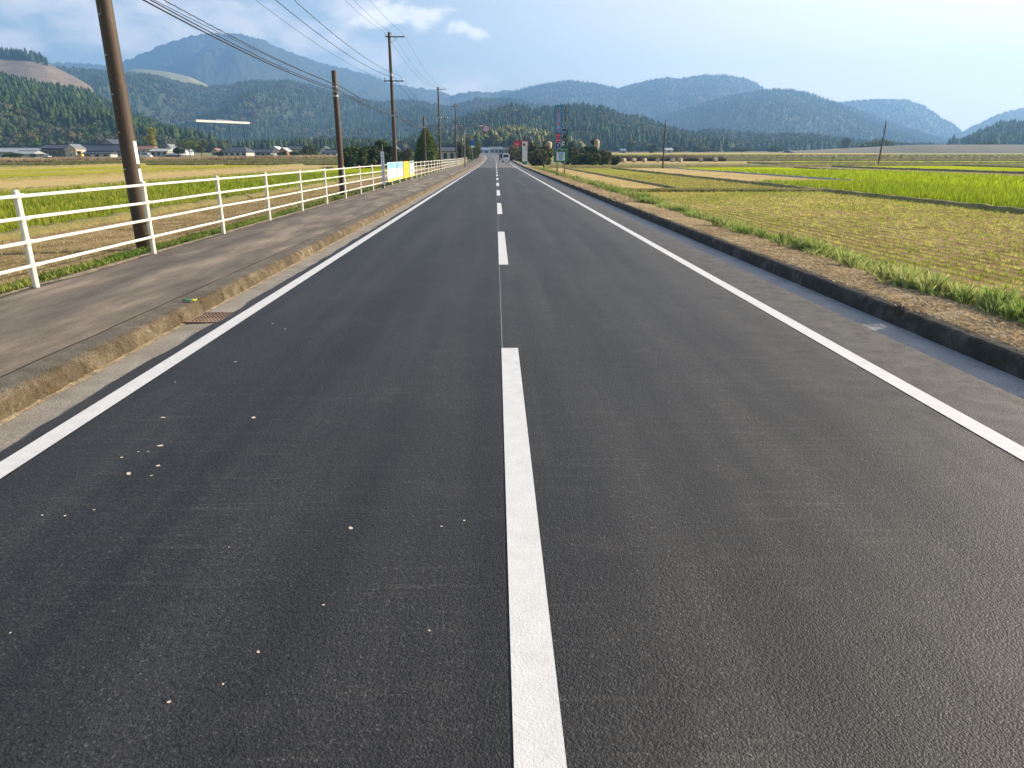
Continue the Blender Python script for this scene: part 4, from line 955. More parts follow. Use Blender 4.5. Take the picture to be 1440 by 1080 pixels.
# overhanging regulation sign on the left
gs = empty('road_sign', (-4.25, 100, .12)); tag(gs, 'round red rimmed traffic sign hung over the road from a bent grey pole', 'road sign')
pts = [(0, 0, -.3), (0, 0, 4.4)]
for i in range(1, 7):
    a = math.pi / 2 * i / 6; pts.append((.75 * (1 - math.cos(a)), 0, 4.4 + .85 * math.sin(a)))
pts += [(1.6, 0, 5.33), (2.55, 0, 5.42)]
MB().tube(pts, [.085, .08] + [.07] * 6 + [.06, .055], 10).build('pole', M['metal_grey'], gs, smooth=True)
dc = (2.98, 0, 5.05)
MB().tube([(dc[0], -.02, dc[2]), (dc[0], .02, dc[2])], .50, 32).build('sign_disc', M['sign_red'], gs)
MB().tube([(dc[0], -.027, dc[2]), (dc[0], -.021, dc[2])], .37, 32).build('sign_face', M['sign_white'], gs)
mb = MB()
for x_, h_ in ((-.16, .22), (.14, .34)):
    mb.box((dc[0] + x_, -.031, dc[2] - .03), (.075, .004, h_ + .16))
    mb.prism([(dc[0] + x_ - .10, dc[2] + h_ / 2 - .02), (dc[0] + x_ + .10, dc[2] + h_ / 2 - .02), (dc[0] + x_, dc[2] + h_ / 2 + .14)], -.034, -.029)
mb.box((dc[0] - .02, -.031, dc[2]), (.04, .003, .42)); mb.build('arrow_symbol', M['sign_blue'], gs)
MB().box((dc[0] - .25, .04, dc[2] + .33), (.5, .03, .06)).build('bracket', M['metal_grey'], gs)
# small blue sign
bs = empty('blue_sign', (-4.2, 133, .15)); tag(bs, 'small blue sign on a thin pole beyond the round traffic sign', 'sign')
MB().tube([(0, 0, -.3), (0, 0, 4.2)], .04, 8).build('pole', M['metal_grey'], bs); MB().box((0, -.06, 3.75), (.75, .03, .75)).build('panel', M['sign_blue'], bs)
MB().box((0, -.06, 3.1), (.75, .03, .35)).build('lower_plate', M['sign_white'], bs)

# vertical post sign and posters on the fence
ps = empty('post_sign', (-5.62, 35.7, .12)); tag(ps, 'white vertical board with small blue marks on a dark post at the fence', 'sign')
MB().box((0, .03, .7), (.09, .06, 1.5)).build('post', M['sign_navy'], ps)
MB().box((.06, -.03, .97), (.17, .03, 1.55), rz=math.radians(12)).build('board', M['sign_white'], ps)
mb = MB(); rn = random.Random(20)
for i in range(10): marks(mb, .06, 1.6 - i * .13, .09, -.052, rn, .18)
mb.build('lettering', M['sign_blue'], ps)
def poster(D0, D1, bg, label, fn):
    """flat board wired on the road side of the rails; local x runs along the fence"""
    L = D1 - D0; o = empty('poster', (-5.68 + .075, (D0 + D1) / 2, .13), math.pi / 2); tag(o, label, 'poster', 'boards tied to the left fence')
    MB().box((0, 0, .72), (L, .012, .98)).build('board', M[bg], o); fn(o, L); return o
# poster local frame: x along +Y, -y points to +X (road side)
def poster_a(o, L):
    mb = MB(); mb.box((0, -.009, 1.03), (L * .98, .004, .32)); mb.build('sky_area', M['sign_lightblue'], o)
    mb = MB(); mb.box((0, -.009, .31), (L * .98, .004, .13)); mb.build('meadow_area', M['sign_lime'], o)
    mb = MB(); rn = random.Random(31)
    for i in range(5): marks(mb, -L * .38 + i * L * .19, .72, .26, -.010, rn)
    for i in range(7): marks(mb, -L * .40 + i * L * .13, .48, .12, -.010, rn)
    mb.build('marks', M['sign_blue'], o)
def poster_y(o, L):
    mb = MB(); rn = random.Random(41)
    for i in range(3):
        for j in (-1, 1): marks(mb, j * L * .2, 1.05 - i * .3, .25, -.010, rn, .12)
    mb.build('marks', M['sign_black'], o)
def poster_w(o, L):
    mb = MB(); mb.box((0, -.009, 1.13), (L * .9, .004, .10)); mb.box((-.2, -.009, .62), (L * .4, .004, .10)); mb.build('teal_area', M['sign_teal'], o)
    mb = MB(); mb.box((0, -.009, .32), (L * .95, .004, .14)); mb.build('meadow_area', M['sign_lime'], o)
    mb = MB(); rn = random.Random(51)
    for i in range(3): marks(mb, -L * .3 + i * L * .3, .88, .2, -.010, rn)
    mb.build('marks', M['sign_pinkred'], o)
poster(37.3, 41.0, 'sign_white', 'large white poster with blue top and yellow green foot tied to the fence', poster_a)
poster(41.2, 43.6, 'sign_white', 'second blue and white poster right of the large one', poster_a)
poster(44.0, 46.6, 'sign_yellow', 'yellow poster with dark marks tied to the fence', poster_y)
poster(47.0, 49.6, 'sign_white', 'small white poster right of the yellow one', poster_w)

# ------------------------------------------------------------------ drain grate, wrapper, chips on the road
K = 1071.7
def ground_pt(px, py, z=0.0):
    r = ray(px, py); t = (CAMZ - z) / -r.z; p = Vector((0, 0, CAMZ)) + r * t; return p
g0 = ground_pt(300, 447, -.02)
gr = empty('drain_grate', (-3.135, g0.y, -.024)); tag(gr, 'rusty iron drain grate set in the left gutter below the kerb', 'drain grate')
MB().box((0, 0, -.003), (.36, .46, .006)).build('pit', M['hole_dark'], gr)
mb = MB()
for s in (-1, 1): mb.box((s * .18, 0, .006), (.02, .48, .018)); mb.box((0, s * .23, .0065), (.34, .02, .018))
mb.build('frame', M['iron_rust'], gr)
mb = MB()
for i in range(9): mb.box((-.155 + .31 * i / 8, 0, .0045), (.014, .44, .014))
for i in range(7): mb.box((0, -.20 + .40 * i / 6, .0075), (.34, .018, .012))
mb.build('bars', M['iron_rust'], gr)
wp = ground_pt(267, 423, .135)
wr = empty('wrapper', (wp.x, wp.y, .134), .2); tag(wr, 'crumpled green and yellow candy wrapper on the kerb above the drain', 'litter')
def crumple(x0, x1, nm, mt, seed):
    V = []; 
    for j in range(5):
        for i in range(4):
            x = x0 + (x1 - x0) * i / 3; y = -.028 + .056 * j / 4
            V.append((x, y * (1 if 0 < i < 3 else .85), .010 + .008 * math.sin(j * 2.1 + i + seed) + .006 * (i % 2)))
    o = mesh_obj(nm, V, grid_faces(5, 4), M[mt], wr); sm = o.modifiers.new('s', 'SOLIDIFY'); sm.thickness = .003; return o
crumple(-.075, .015, 'green_part', 'wrap_green', 0); crumple(.013, .07, 'yellow_part', 'wrap_yellow', 2)
chips = [(229, 586, .026), (356, 587, .026), (225, 626, .026), (181, 665, .030), (222, 654, .018), (493, 744, .020), (213, 668, .013), (171, 642, .014), (194, 634, .010), (208, 634, .010), (246, 536, .012), (59, 723, .010), (91, 724, .012), (132, 716, .010), (653, 734, .010), (621, 742, .010), (363, 918, .012), (238, 988, .010), (604, 889, .008), (455, 852, .009), (383, 454, .020), (331, 508, .016), (401, 462, .02), (14, 889, .008), (322, 770, .006), (314, 963, .008), (885, 429, .010), (720, 447, .006)]
proto = None
for i, (px, py, s) in enumerate(chips):
    p = ground_pt(px, py, .012)
    if proto is None:
        r = random.Random(4); V = [(0, 0, .06)]; n = 9
        for k in range(n): a = 2 * math.pi * k / n; rr = r.uniform(.75, 1.1); V.append((rr * math.cos(a), .8 * rr * math.sin(a), .05 if k % 2 else .12))
        for k in range(n): V.append((V[1 + k][0], V[1 + k][1], -.02))
        Fc = [[0, 1 + k, 1 + (k + 1) % n] for k in range(n)] + [[1 + k, 10 + k, 10 + (k + 1) % n, 1 + (k + 1) % n] for k in range(n)]
        proto = o = mesh_obj('dry_leaf', V, Fc, M['leaf_pale'])
    else: o = proto.copy(); COL.objects.link(o)
    o.location = (p.x, p.y, road_z(p.x) + .001); s *= .75; o.scale = (s, s * (.6 + .4 * ((i * 37) % 10) / 10), s); o.rotation_euler = (0, 0, i * 1.7)
    tag(o, 'tiny pale dry leaf bit lying flat on the dark asphalt', 'leaf', 'pale leaf bits on the road')

# ------------------------------------------------------------------ houses
def house(name, pxa, pxb, pyb, pyt, D, wall, roof, label, depth=8, gable_x=False, wins=3, roof_frac=.42, hip=.0, rz=0.0, upper=None, over=.5, door=False, group='houses of the far village'):
    a, b = at(pxa, pyb, D), at(pxb, pyb, D); zt = at((pxa + pxb) / 2, pyt, D).z; zb = min(float(zg(D)), a.z + 1.0)
    w = b.x - a.x; h = zt - zb; root = empty(name, ((a.x + b.x) / 2, D, zb), rz); tag(root, label, 'house' if 'house' in name else name.replace('_', ' '), group)
    hw = h * (1 - roof_frac)
    MB().box((0, depth / 2, hw / 2 - .2), (w, depth, hw + .4)).build('wall', M[wall], root)
    mb = MB(); e = over; th = .18
    if gable_x:      # gable faces the camera
        mb.prism([(-w / 2 - e, hw - e * .4), (0, h), (w / 2 + e, hw - e * .4), (w / 2 + e, hw - e * .4 + th), (0, h + th), (-w / 2 - e, hw - e * .4 + th)], -e, depth + e)
        g = MB(); g.prism([(-w / 2, hw), (w / 2, hw), (0, h - .02)], .02, depth - .02); g.build('gable', M[wall], root)
    else:
        hp = hip * depth / 2
        V = [(-w / 2 - e, -e, hw), (w / 2 + e, -e, hw), (w / 2 + e, depth + e, hw), (-w / 2 - e, depth + e, hw), (-w / 2 - e + hp, depth / 2, h), (w / 2 + e - hp, depth / 2, h)]
        V += [(x, y, z - th) for x, y, z in V[:4]]
        mb.v = V; mb.f = [[0, 1, 5, 4], [2, 3, 4, 5], [1, 2, 5], [3, 0, 4], [6, 7, 1, 0], [7, 8, 2, 1], [8, 9, 3, 2], [9, 6, 0, 3], [9, 8, 7, 6]]
    rf = mb.build('roof', M[roof], root)
    if not gable_x: MB().box((0, depth / 2, h + .08), (w + e - 2 * hip * depth / 2, .4, .3)).build('ridge', M[roof], rf)
    for i in range(wins):
        x = -w / 2 + w * (i + .5) / wins; ww = min(2.0, w / wins * .5)
        wo = MB().box((x, -.03, hw * .5), (ww + .2, .10, min(1.4, hw * .5) + .2)).build('window', M['metal_grey'], root)
        MB().box((x, -.085, hw * .5), (ww, .03, min(1.4, hw * .5))).build('pane', M['glass_dark'], wo)
    if door: MB().box((w * .28, -.03, 1.0), (1.6, .08, 2.0)).build('door', M['wall_dark'], root)
    return root
H = house
H('greenhouse', -60, 56, 221, 208, 285, 'vinyl', 'vinyl', 'long white vinyl greenhouse at the left edge of the photo', 10, wins=0, group='greenhouses')
H('greenhouse', 20, 46, 222, 212, 262, 'roof_pale', 'vinyl', 'small grey white greenhouse in front of the long one', 7, wins=0, group='greenhouses')
H('barn', 60, 97, 222, 203, 272, 'wall_dark', 'roof_dark', 'dark weathered barn left of the farmhouse', 9, wins=3, roof_frac=.28, group='farm buildings')
H('barn', 93, 108, 222, 203, 271, 'wall_cream', 'roof_grey', 'pale gable end shed joined to the dark barn', 7, gable_x=True, wins=0, roof_frac=.35, over=.15, group='farm buildings')
H('farmhouse', 108, 172, 221, 203, 295, 'wall_grey', 'roof_dark', 'long dark roofed farmhouse left of the nearest pole', 11, wins=6, roof_frac=.5, hip=.3)
H('farmhouse', 137, 165, 212, 196, 301, 'wall_grey', 'roof_dark', 'upper gabled part of the farmhouse rising behind the long roof', 9, gable_x=True, wins=2, roof_frac=.42)
H('shed', 118, 156, 222, 213, 270, 'wall_white', 'roof_dark', 'low white walled shed in front of the farmhouse', 5, wins=3, roof_frac=.3, group='farm buildings')
H('house', 192, 214, 220, 205, 330, 'wall_white', 'roof_rust', 'white house with rusty red roof right of the nearest pole', 8, wins=3, roof_frac=.35)
H('house', 212, 236, 220, 209, 300, 'wall_cream', 'roof_pale', 'low cream house with a pale flat roof', 8, wins=3, roof_frac=.3)
H('house', 234, 242, 219, 203, 345, 'wall_white', 'roof_grey', 'narrow white gable fronted house', 8, gable_x=True, wins=1, roof_frac=.4)
H('house', 240, 262, 219, 204, 350, 'wall_blue', 'roof_grey', 'bluish grey two storey house beside the narrow gable', 9, wins=3, roof_frac=.35)
H('shed', 234, 254, 221, 216, 290, 'wall_dark', 'roof_pale', 'open shed with a bright white roof edge', 6, wins=0, roof_frac=.3, group='farm buildings')
H('house', 298, 307, 219, 209, 330, 'wall_cream', 'roof_rust', 'small pinkish house left of the black roofed house', 6, gable_x=True, wins=1)
H('house', 315, 347, 221, 206, 300, 'wall_white', 'roof_dark', 'black hip roofed house with white walls in the middle of the village', 10, wins=4, roof_frac=.52, hip=.5)
H('house', 352, 381, 220, 209, 320, 'wall_grey', 'roof_dark', 'dark low house right of the hip roofed house', 9, wins=4, roof_frac=.5)
H('house', 381, 392, 219, 206, 335, 'wall_white', 'roof_pale', 'white gabled house left of the orange one', 8, gable_x=True, wins=2, roof_frac=.35)
H('house', 393, 404, 220, 208, 318, 'wall_brown', 'roof_pale', 'orange brown house with a pale roof', 7, gable_x=True, wins=1, roof_frac=.4)
H('house', 404, 426, 219, 205, 345, 'wall_cream', 'roof_dark', 'two storey cream house left of the round bush', 9, wins=3, roof_frac=.35)
H('house', 451, 461, 218, 206, 340, 'wall_white', 'roof_dark', 'white gabled house right of the round bush', 8, gable_x=True, wins=1, roof_frac=.4)
H('house', 457, 474, 220, 210, 315, 'wall_blue', 'roof_dark', 'low bluish house just left of the second pole', 8, wins=2, roof_frac=.5)
H('house', 500, 520, 219, 205, 330, 'wall_cream', 'roof_dark', 'house roof showing above the dark hedge', 8, wins=2, roof_frac=.35)
H('house', 549, 559, 219, 204, 300, 'wall_cream', 'roof_dark', 'cream house end showing left of the tall pole', 8, gable_x=True, wins=1)
H('long_building', 612, 650, 221, 206, 205, 'wall_white', 'roof_dark', 'long white building with a dark roof behind the poles', 10, wins=4, roof_frac=.3)
H('house', 672, 688, 214, 207, 430, 'wall_blue', 'roof_blue', 'distant blue roofed house left of the road end', 10, wins=2)
H('house', 690, 706, 213, 206, 470, 'wall_white', 'roof_grey', 'distant pale house closing the end of the road', 10, wins=3)
H('house', 708, 722, 213, 207, 460, 'wall_cream', 'roof_dark', 'distant house right of the road end', 10, wins=2)
H('house', 874, 880, 213, 209, 480, 'wall_white', 'roof_blue', 'tiny white house beyond the right fields', 8, wins=1)
H('house', 936, 946, 212, 208, 520, 'wall_white', 'roof_pale', 'tiny white shed on the far right field edge', 8, wins=1)

# vehicles
def car(name, loc, rz, body, label, L=3.5, Wd=1.48, Hh=1.85, van=True, group=None):
    root = empty(name, loc, rz); tag(root, label, 'van' if van else 'car', group)
    # front faces local -Y
    hb = .92 if van else .78; y0 = -L / 2
    prof = [(y0, .32), (y0 - .0, hb), (y0 + (.28 if van else .9), hb + .06), (y0 + (.62 if van else 1.35), Hh - .06), (y0 + .9 + (0 if van else .6), Hh), (L / 2 - .25, Hh), (L / 2 - (.04 if van else .6), hb + .1), (L / 2, hb), (L / 2, .32)]
    mb = MB(); mb.prism(prof, -Wd / 2, Wd / 2, frame=lambda x, y, z: (y, x, z)); mb.build('body', M[body], root, bevel=.06)
    ws = MB(); a, b = prof[2], prof[3]
    ws.poly([(-Wd * .42, a[0] + .04, a[1] + .08), (Wd * .42, a[0] + .04, a[1] + .08), (Wd * .38, b[0] - .03, b[1] - .08), (-Wd * .38, b[0] - .03, b[1] - .08)])
    for v in range(len(ws.v)): x, y, z = ws.v[v]; ws.v[v] = (x, y - .045, z)
    ws.build('windscreen', M['glass_dark'], root)
    for s in (-1, 1):
        MB().box((s * (Wd / 2 + .004), .25, (hb + Hh) / 2 + .02), (.012, L * .55, (Hh - hb) * .55)).build('side_window', M['glass_dark'], root)
        MB().tube([(s * Wd * .36, y0 - .02, hb - .18), (s * Wd * .36, y0 + .03, hb - .18)], .11, 12).build('headlight', M['lamp_glass'], root)
        MB().box((s * (Wd / 2 + .10), y0 + .65, hb + .15), (.14, .08, .16)).build('mirror', M['car_dark'], root)
        for y in (-L * .32, L * .32):
            w = MB().tube([(s * (Wd / 2 - .17), y, .28), (s * (Wd / 2 + .01), y, .28)], .28, 16).build('wheel', M['tyre'], root)
            MB().tube([(s * (Wd / 2 - .0), y, .28), (s * (Wd / 2 + .02), y, .28)], .16, 12).build('rim', M['metal_grey'], w)
    MB().box((0, y0 - .02, .42), (Wd * .96, .06, .18)).build('bumper', M['car_dark'] if not van else M[body], root)
    MB().box((0, y0 - .055, .52), (.33, .015, .165)).build('number_plate', M['sign_yellow'], root)
    return root
car('van', (2.35, 166, float(zr(166))), .02, 'car_white', 'small white van driving towards the camera far down the road')
car('car', (1.9, 205, float(zr(205))), .02, 'car_dark', 'dark car following behind the white van', 4.2, 1.7, 1.5, False)
car('car', (at(50, 221, 262).x, 262, float(zg(262))), 1.3, 'car_dark', 'dark car parked beside the left greenhouse', 4.2, 1.7, 1.5, False, 'cars parked at the village')
car('car', (at(63, 221, 258).x, 258, float(zg(258))), 1.4, 'car_silver', 'silver car parked in front of the dark barn', 4.2, 1.7, 1.5, False, 'cars parked at the village')
car('van', (at(206, 221, 262).x, 262, float(zg(262))), 1.5, 'car_white', 'white van parked right of the nearest pole', 3.8, 1.6, 1.8, True, 'cars parked at the village')
# excavator
ex = empty('excavator', (at(113, 221, 255).x, 255, float(zg(255)))); tag(ex, 'small yellow excavator with bent arm in front of the farmhouse', 'excavator')
for s in (-1, 1): MB().box((0, s * .7, .35), (2.2, .4, .6)).build('track', M['tyre'], ex, bevel=.15)
cb = MB().box((.3, 0, 1.1), (1.4, 1.5, .8)).build('body', M['digger_yellow'], ex, bevel=.08)
MB().box((.1, -.25, 1.95), (.9, .8, .95)).build('cab', M['glass_dark'], ex, bevel=.05)
MB().tube([(-.4, 0, 1.2), (-1.3, 0, 3.1), (-2.2, 0, 2.9)], [.22, .2, .15], 6).build('boom', M['digger_yellow'], ex)
am = MB().tube([(-2.2, 0, 2.95), (-2.9, 0, 1.6)], [.16, .12], 6).build('arm', M['digger_yellow'], ex); MB().box((-2.9, 0, 1.2), (.6, .7, .6), taper=.6).build('bucket', M['metal_dark'], am)

tp = at(539, 232, 95); tpo = empty('thin_pole', (tp.x, 95, float(zg(95)))); tag(tpo, 'thin pale pole standing in the field before the dark hedge', 'pole')
MB().tube([(0, 0, -.3), (0, 0, at(539, 203, 95).z - float(zg(95)))], [.05, .035], 8).build('shaft', M['metal_grey'], tpo)
# pale viaduct on the hillside
va, vb = at(272, 169.5, 720), at(348, 172.8, 800)
_vr = math.atan2(vb.y - va.y, vb.x - va.x); vd = empty('viaduct', ((va.x + vb.x) / 2, 760, 0), _vr); tag(vd, 'pale horizontal viaduct deck crossing in front of the wooded slope', 'viaduct')
mb = MB(); L = math.hypot(vb.x - va.x, vb.y - va.y)
for i in range(12):
    x0 = -L / 2 + L * i / 12; x1 = -L / 2 + L * (i + 1) / 12; z0 = va.z + (vb.z - va.z) * i / 12; z1 = va.z + (vb.z - va.z) * (i + 1) / 12
    b = len(mb.v); mb.v += [(x0, -3, z0 - 1.2), (x1, -3, z1 - 1.2), (x1, 3, z1 - 1.2), (x0, 3, z0 - 1.2), (x0, -3, z0 + .9), (x1, -3, z1 + .9), (x1, 3, z1 + .9), (x0, 3, z0 + .9)]
    mb.f += [[b + q for q in f] for f in ((3, 2, 1, 0), (4, 5, 6, 7), (0, 1, 5, 4), (2, 3, 7, 6)) ] + ([[b + q for q in (3, 0, 4, 7)]] if i == 0 else []) + ([[b + q for q in (1, 2, 6, 5)]] if i == 11 else [])
mb.build('deck', M['wall_white'], vd)
MB().box((0, -3.1, (va.z + vb.z) / 2 + 1.4), (L * .3, .15, .8)).build('parapet', M['roof_grey'], vd)
for fx in (-.42, -.14, .14, .42): MB().box((fx * L, .5, va.z / 2 - 4), (.8, 1.4, va.z + 6), taper=.9).build('pier', M['forest_floor'], vd)

# ------------------------------------------------------------------ trees and shrubs
def tree_at(px, pyb, pyt, D, wpx, label, seed, name='tree', **k):
    p = at(px, pyb, D); zb = float(zg(D)); Ht = at(px, pyt, D).z - zb; k['size'] = k.get('size') or max(.12, D / 965 * .75); R = wpx / F_PX * D * .5 / .96
    return limb_tree(name, (p.x, D, zb), Ht, R, label, seed=seed, **k)
DK, DK2, LT = (.040, .070, .020), (.075, .105, .030), (.13, .16, .04)
# big cone tree behind the poles: trimmed conifer
p = at(600, 224, 128); zb = float(zg(128)); Ht = at(600, 177, 128).z - zb
ct = empty('cone_tree', (p.x, 128, zb)); tag(ct, 'big cone shaped evergreen tree standing behind the fence', 'tree')
MB().tube([(0, 0, -.3), (0, 0, Ht * .9)], [.28, .05], 8).build('trunk', M['bark'], ct)
r = np.random.default_rng(77); n = 9000; t_ = 1 - np.sqrt(r.uniform(0, 1, n)); a = r.uniform(0, 6.283, n)
z = Ht * (.02 + .97 * t_); Rr = 2.5 * (1 - t_ ** 1.7) ** .85 * (.86 + .22 * fbm(a * 2.2, z * .9, 5, 3) * 1.6 - .1) * r.uniform(.78, 1.03, n)
Pp = np.stack([Rr * np.cos(a), Rr * np.sin(a), z], 1); u = r.normal(size=(n, 3)); u /= np.linalg.norm(u, axis=1)[:, None]; w_ = np.cross(u, r.normal(size=(n, 3))); w_ /= np.linalg.norm(w_, axis=1)[:, None]
s_ = .17 * r.uniform(.6, 1.3, (n, 1)); V = np.stack([Pp - u * s_, Pp + w_ * s_ * .7, Pp + u * s_, Pp - w_ * s_ * .7], 1).reshape(-1, 3)
C = np.repeat(np.array((.13, .185, .03))[None] * (r.uniform(.6, 1.35, n) * (.6 + .8 * fbm(a * 3, z * 1.5, 8, 2)))[:, None], 4, 0)
mesh_obj('crown', V, np.arange(4 * n).reshape(n, 4), M['leaf'], ct, col=C)
HG = 'trees and bushes of the village'
tree_at(268, 221, 194, 290, 30, 'yellow green round tree between village houses', 1, col=LT, col2=DK2, group=HG)
tree_at(284, 221, 197, 300, 22, 'greyish tree right of the yellow green round tree', 2, col=(.12, .12, .05), col2=DK2, group=HG)
tree_at(252, 221, 207, 280, 14, 'low dark bush beside the bright shed roof', 3, col=DK, group=HG, name='bush')
tree_at(212, 191, 178, 345, 14, 'bright yellow autumn tree above the red roofed house', 4, col=(.34, .30, .03), group=HG)
tree_at(437, 221, 203, 250, 26, 'round olive green bush in front of the village', 5, col=(.09, .11, .03), col2=DK, trunk_h=.12, group=HG, name='bush', n=3600)
tree_at(20, 223, 215, 245, 24, 'low dark bush in front of the greenhouse', 6, col=DK, group=HG, name='bush', trunk_h=.1)
for i, (px, pyt, wpx, D_, lb) in enumerate(((63, 210, 14, 282, 'green bush at the left corner of the dark barn'), (183, 207, 16, 292, 'dark tree behind the nearest pole in the village'), (226, 206, 14, 315, 'green tree behind the cream flat roofed house'), (310, 211, 12, 306, 'small dark bush left of the black hip roofed house'), (349, 210, 10, 312, 'small bush right of the black hip roofed house'), (398, 213, 12, 300, 'low bush in front of the orange brown house'), (415, 212, 14, 300, 'low dark bush in front of the two storey cream house'))):
    tree_at(px, 221, pyt, D_, wpx, lb, 140 + i, name='bush', col=(DK, DK2)[i % 2], col2=LT, trunk_h=.1, group=HG, n=1200)
for i, (px, pyt, wpx, lb, c1) in enumerate(((492, 207, 24, 'left bush of the dark hedge behind the posters', DK), (506, 202, 22, 'bush of the dark hedge with a light leafy top', DK2), (522, 205, 28, 'broad dark hedge bush in front of the hidden house', DK), (538, 200, 26, 'tallest dark hedge bush behind the posters', (.035, .06, .02)), (550, 206, 20, 'dark hedge bush just left of the tall pole', DK))):
    tree_at(px, 229, pyt, 118 + i * 2, wpx, lb, 20 + i, name='bush', col=c1, col2=DK2, trunk_h=.1, n=3600, group='dark hedge bushes behind the posters', size=.22)
tree_at(572, 224, 205, 165, 18, 'greyish bush between the tall pole and the cone tree', 27, name='bush', col=(.10, .10, .05), col2=DK2, trunk_h=.1, group=HG)
tree_at(560, 224, 209, 175, 14, 'small dark bush right of the tall pole', 28, name='bush', col=DK, trunk_h=.1, group=HG)
for i, (px, pyt, wpx, D_, c1, lb) in enumerate(((656, 193, 12, 185, (.10, .14, .03), 'bright green roadside tree behind the round sign pole'), (664, 191, 12, 195, (.06, .09, .02), 'dark roadside tree behind the blue sign'), (671, 194, 9, 215, (.11, .13, .03), 'yellowish roadside tree right of the blue sign'), (648, 198, 10, 200, DK, 'dark roadside tree beside the white building'))):
    tree_at(px, 219, pyt, D_, wpx, lb, 40 + i, col=c1, col2=DK2, trunk_h=.15, group='roadside trees on the left')
OL, SH = (.15, .155, .06), (.055, .075, .025)
for i, (px, pyt, wpx, D_, c1, lb) in enumerate((
    (722, 206, 18, 190, (.30, .24, .08), 'tan golden bush beside the road right of the van'), (733, 209, 14, 175, (.26, .22, .08), 'second golden bush behind the narrow white sign'),
    (750, 203, 24, 160, (.10, .11, .035), 'dark olive bush between the two signs'), (766, 205, 22, 152, (.11, .12, .04), 'olive bush left of the tall board'), (757, 210, 24, 142, (.07, .085, .03), 'low dark bush left of the tall board'),
    (806, 207, 18, 150, OL, 'pale olive bush right of the tall board'), (824, 203, 28, 156, (.035, .055, .02), 'large dark round bush right of the tall board'), (838, 208, 22, 148, (.05, .075, .02), 'green bush beside the dark round one'),
    (812, 214, 20, 140, OL, 'low grey green shrub in front of the dark round bush'), (832, 215, 22, 139, (.12, .13, .05), 'low olive shrub under the dark round bush'), (850, 213, 20, 145, (.14, .13, .06), 'brownish shrub at the right end of the bushes'), (863, 218, 16, 150, (.12, .12, .05), 'last low shrub before the open fields'),
    (795, 214, 14, 150, (.04, .06, .02), 'small dark bush behind the tall board'))):
    tree_at(px, 229, pyt, D_, wpx, lb, 60 + i, name='bush', col=c1, col2=SH if i % 2 else OL, trunk_h=.12, n=2600, group='bushes behind the tall board', size=.26)
tree_at(803, 226, 199, 210, 16, 'dark pointed tree behind the bushes on the right', 90, col=(.04, .055, .025), group='bushes behind the tall board')
# pale topped trunks
for (px, pyb, pyt, D_, w_, lb) in ((771, 222, 196, 168, .85, 'pale bare topped trunk rising left of the tall board'), (838, 222, 193, 165, .75, 'pale bare topped trunk rising above the dark round bush')):
    p = at(px, pyb, D_); zb = float(zg(D_)); Ht = at(px, pyt, D_).z - zb
    tt = empty('topped_tree', (p.x, D_, zb)); tag(tt, lb, 'tree trunk', 'pale topped trunks in the bushes')
    MB().tube([(0, 0, -.3), (.1, 0, Ht * .45), (0, 0, Ht * .62), (0, 0, Ht * .86), (0, 0, Ht * .92)], [w_ * .3, w_ * .35, w_ * .9, w_, w_ * .45], 10).build('trunk', M['hay'], tt, smooth=True)
    MB().tube([(.25, 0, Ht * .9), (.3, 0, Ht * 1.08)], [.09, .04], 5).build('stub', M['hay'], tt)
    V, Fc, C = leaf_crown((-.7, .2, Ht * .8), (.6, .6, 1.2), 220, .2, (.05, .04, .02), 5, 5); mesh_obj('ivy', V, Fc, M['leaf'], tt, col=C)
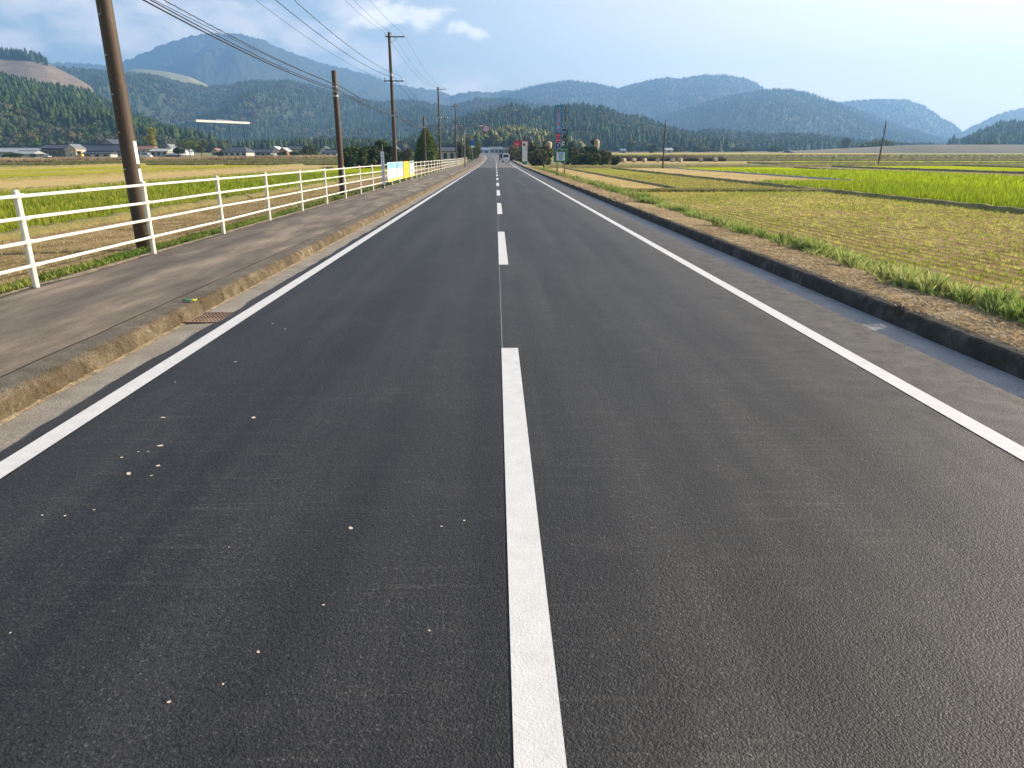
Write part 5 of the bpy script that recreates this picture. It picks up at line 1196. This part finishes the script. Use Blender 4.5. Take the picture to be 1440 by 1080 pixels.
# scattered trees on the far right plain
for i, (px, pyt, wpx, D_) in enumerate(((887, 197, 10, 560), (917, 203, 14, 520), (953, 203, 16, 600), (985, 205, 26, 620), (1040, 206, 30, 640), (1090, 205, 26, 650), (1188, 190, 10, 700), (1240, 194, 36, 560), (1225, 198, 40, 545), (1385, 199, 44, 560))):
    lbs = ['rounded pale tree left of the lone upright pole', 'low green tree beside the lone upright pole', 'tree right of the lone upright pole', 'broad tree clump on the far field edge', 'low broad trees in the middle of the far field edge', 'flat tree clump left of the levee', 'slim pale poplar like tree before the wooded hills', 'dark round clump above the levee behind the leaning pole', 'wide dark clump left of the leaning pole on the levee', 'wide bush clump above the right end of the levee']
    tree_at(px, 212, pyt, D_, wpx, lbs[i], 100 + i, col=(.07, .095, .035), col2=(.11, .12, .05), n=900, trunk_h=.12, group='trees on the far right plain', size=.9)
# hay bales
hb = None
for i, (px, py, D_) in enumerate(((891.5, 225, 182), (906, 225, 183), (925, 225, 183), (946, 225, 184), (956.5, 224.5, 186), (985.5, 224.5, 187), (1006, 224.5, 190), (877, 225.5, 181))):
    p = at(px, py, D_)
    if hb is None:
        mb = MB(); mb.tube([(-.55, 0, .55), (-.5, 0, .55), (.5, 0, .55), (.55, 0, .55)], [.50, .56, .56, .50], 20); hb = mb.build('hay_bale', M['hay'], smooth=False); o = hb
    else: o = hb.copy(); COL.objects.link(o)
    o.location = (p.x, D_, float(zg(D_)) + .02); o.rotation_euler = (0, 0, .4 + i * .5); o.scale = (.95, .95, .95)
    pos = ['leftmost but one', 'second from the left', 'third from the left, half hidden by straw', 'just right of the lone upright pole', 'fifth', 'second from the right', 'rightmost', 'leftmost']
    lbl = ['round hay bale, second from the left in the row', 'round hay bale, third from the left in the row', 'round hay bale left of and nearest to the lone upright pole', 'round hay bale first to the right of the lone upright pole', 'round hay bale second to the right of the lone upright pole', 'round hay bale next to last at the right of the row', 'round hay bale at the right end of the row', 'round hay bale at the left end of the row'][i]
    tag(o, lbl, 'hay bale', 'round hay bales in the far field')

# ------------------------------------------------------------------ haze
DENS = 2.15e-4
hm = bpy.data.materials.new('haze_air'); hm.use_nodes = True; nt = hm.node_tree; nt.nodes.clear()
o_ = nt.nodes.new('ShaderNodeOutputMaterial'); v_ = nt.nodes.new('ShaderNodeVolumePrincipled'); v_.inputs['Color'].default_value = (.29, .56, 1.0, 1); v_.inputs['Density'].default_value = DENS; v_.inputs['Anisotropy'].default_value = .25
nt.links.new(v_.outputs[0], o_.inputs['Volume'])
_top = at(345, 47, 4300).z + 25
mb = MB(); mb.box((0, 2650, _top / 2 - 1), (13000, 5700, _top + 2)); hz = mb.build('haze', hm); tag(hz, 'thin blue haze filling the valley', 'haze', kind='stuff')
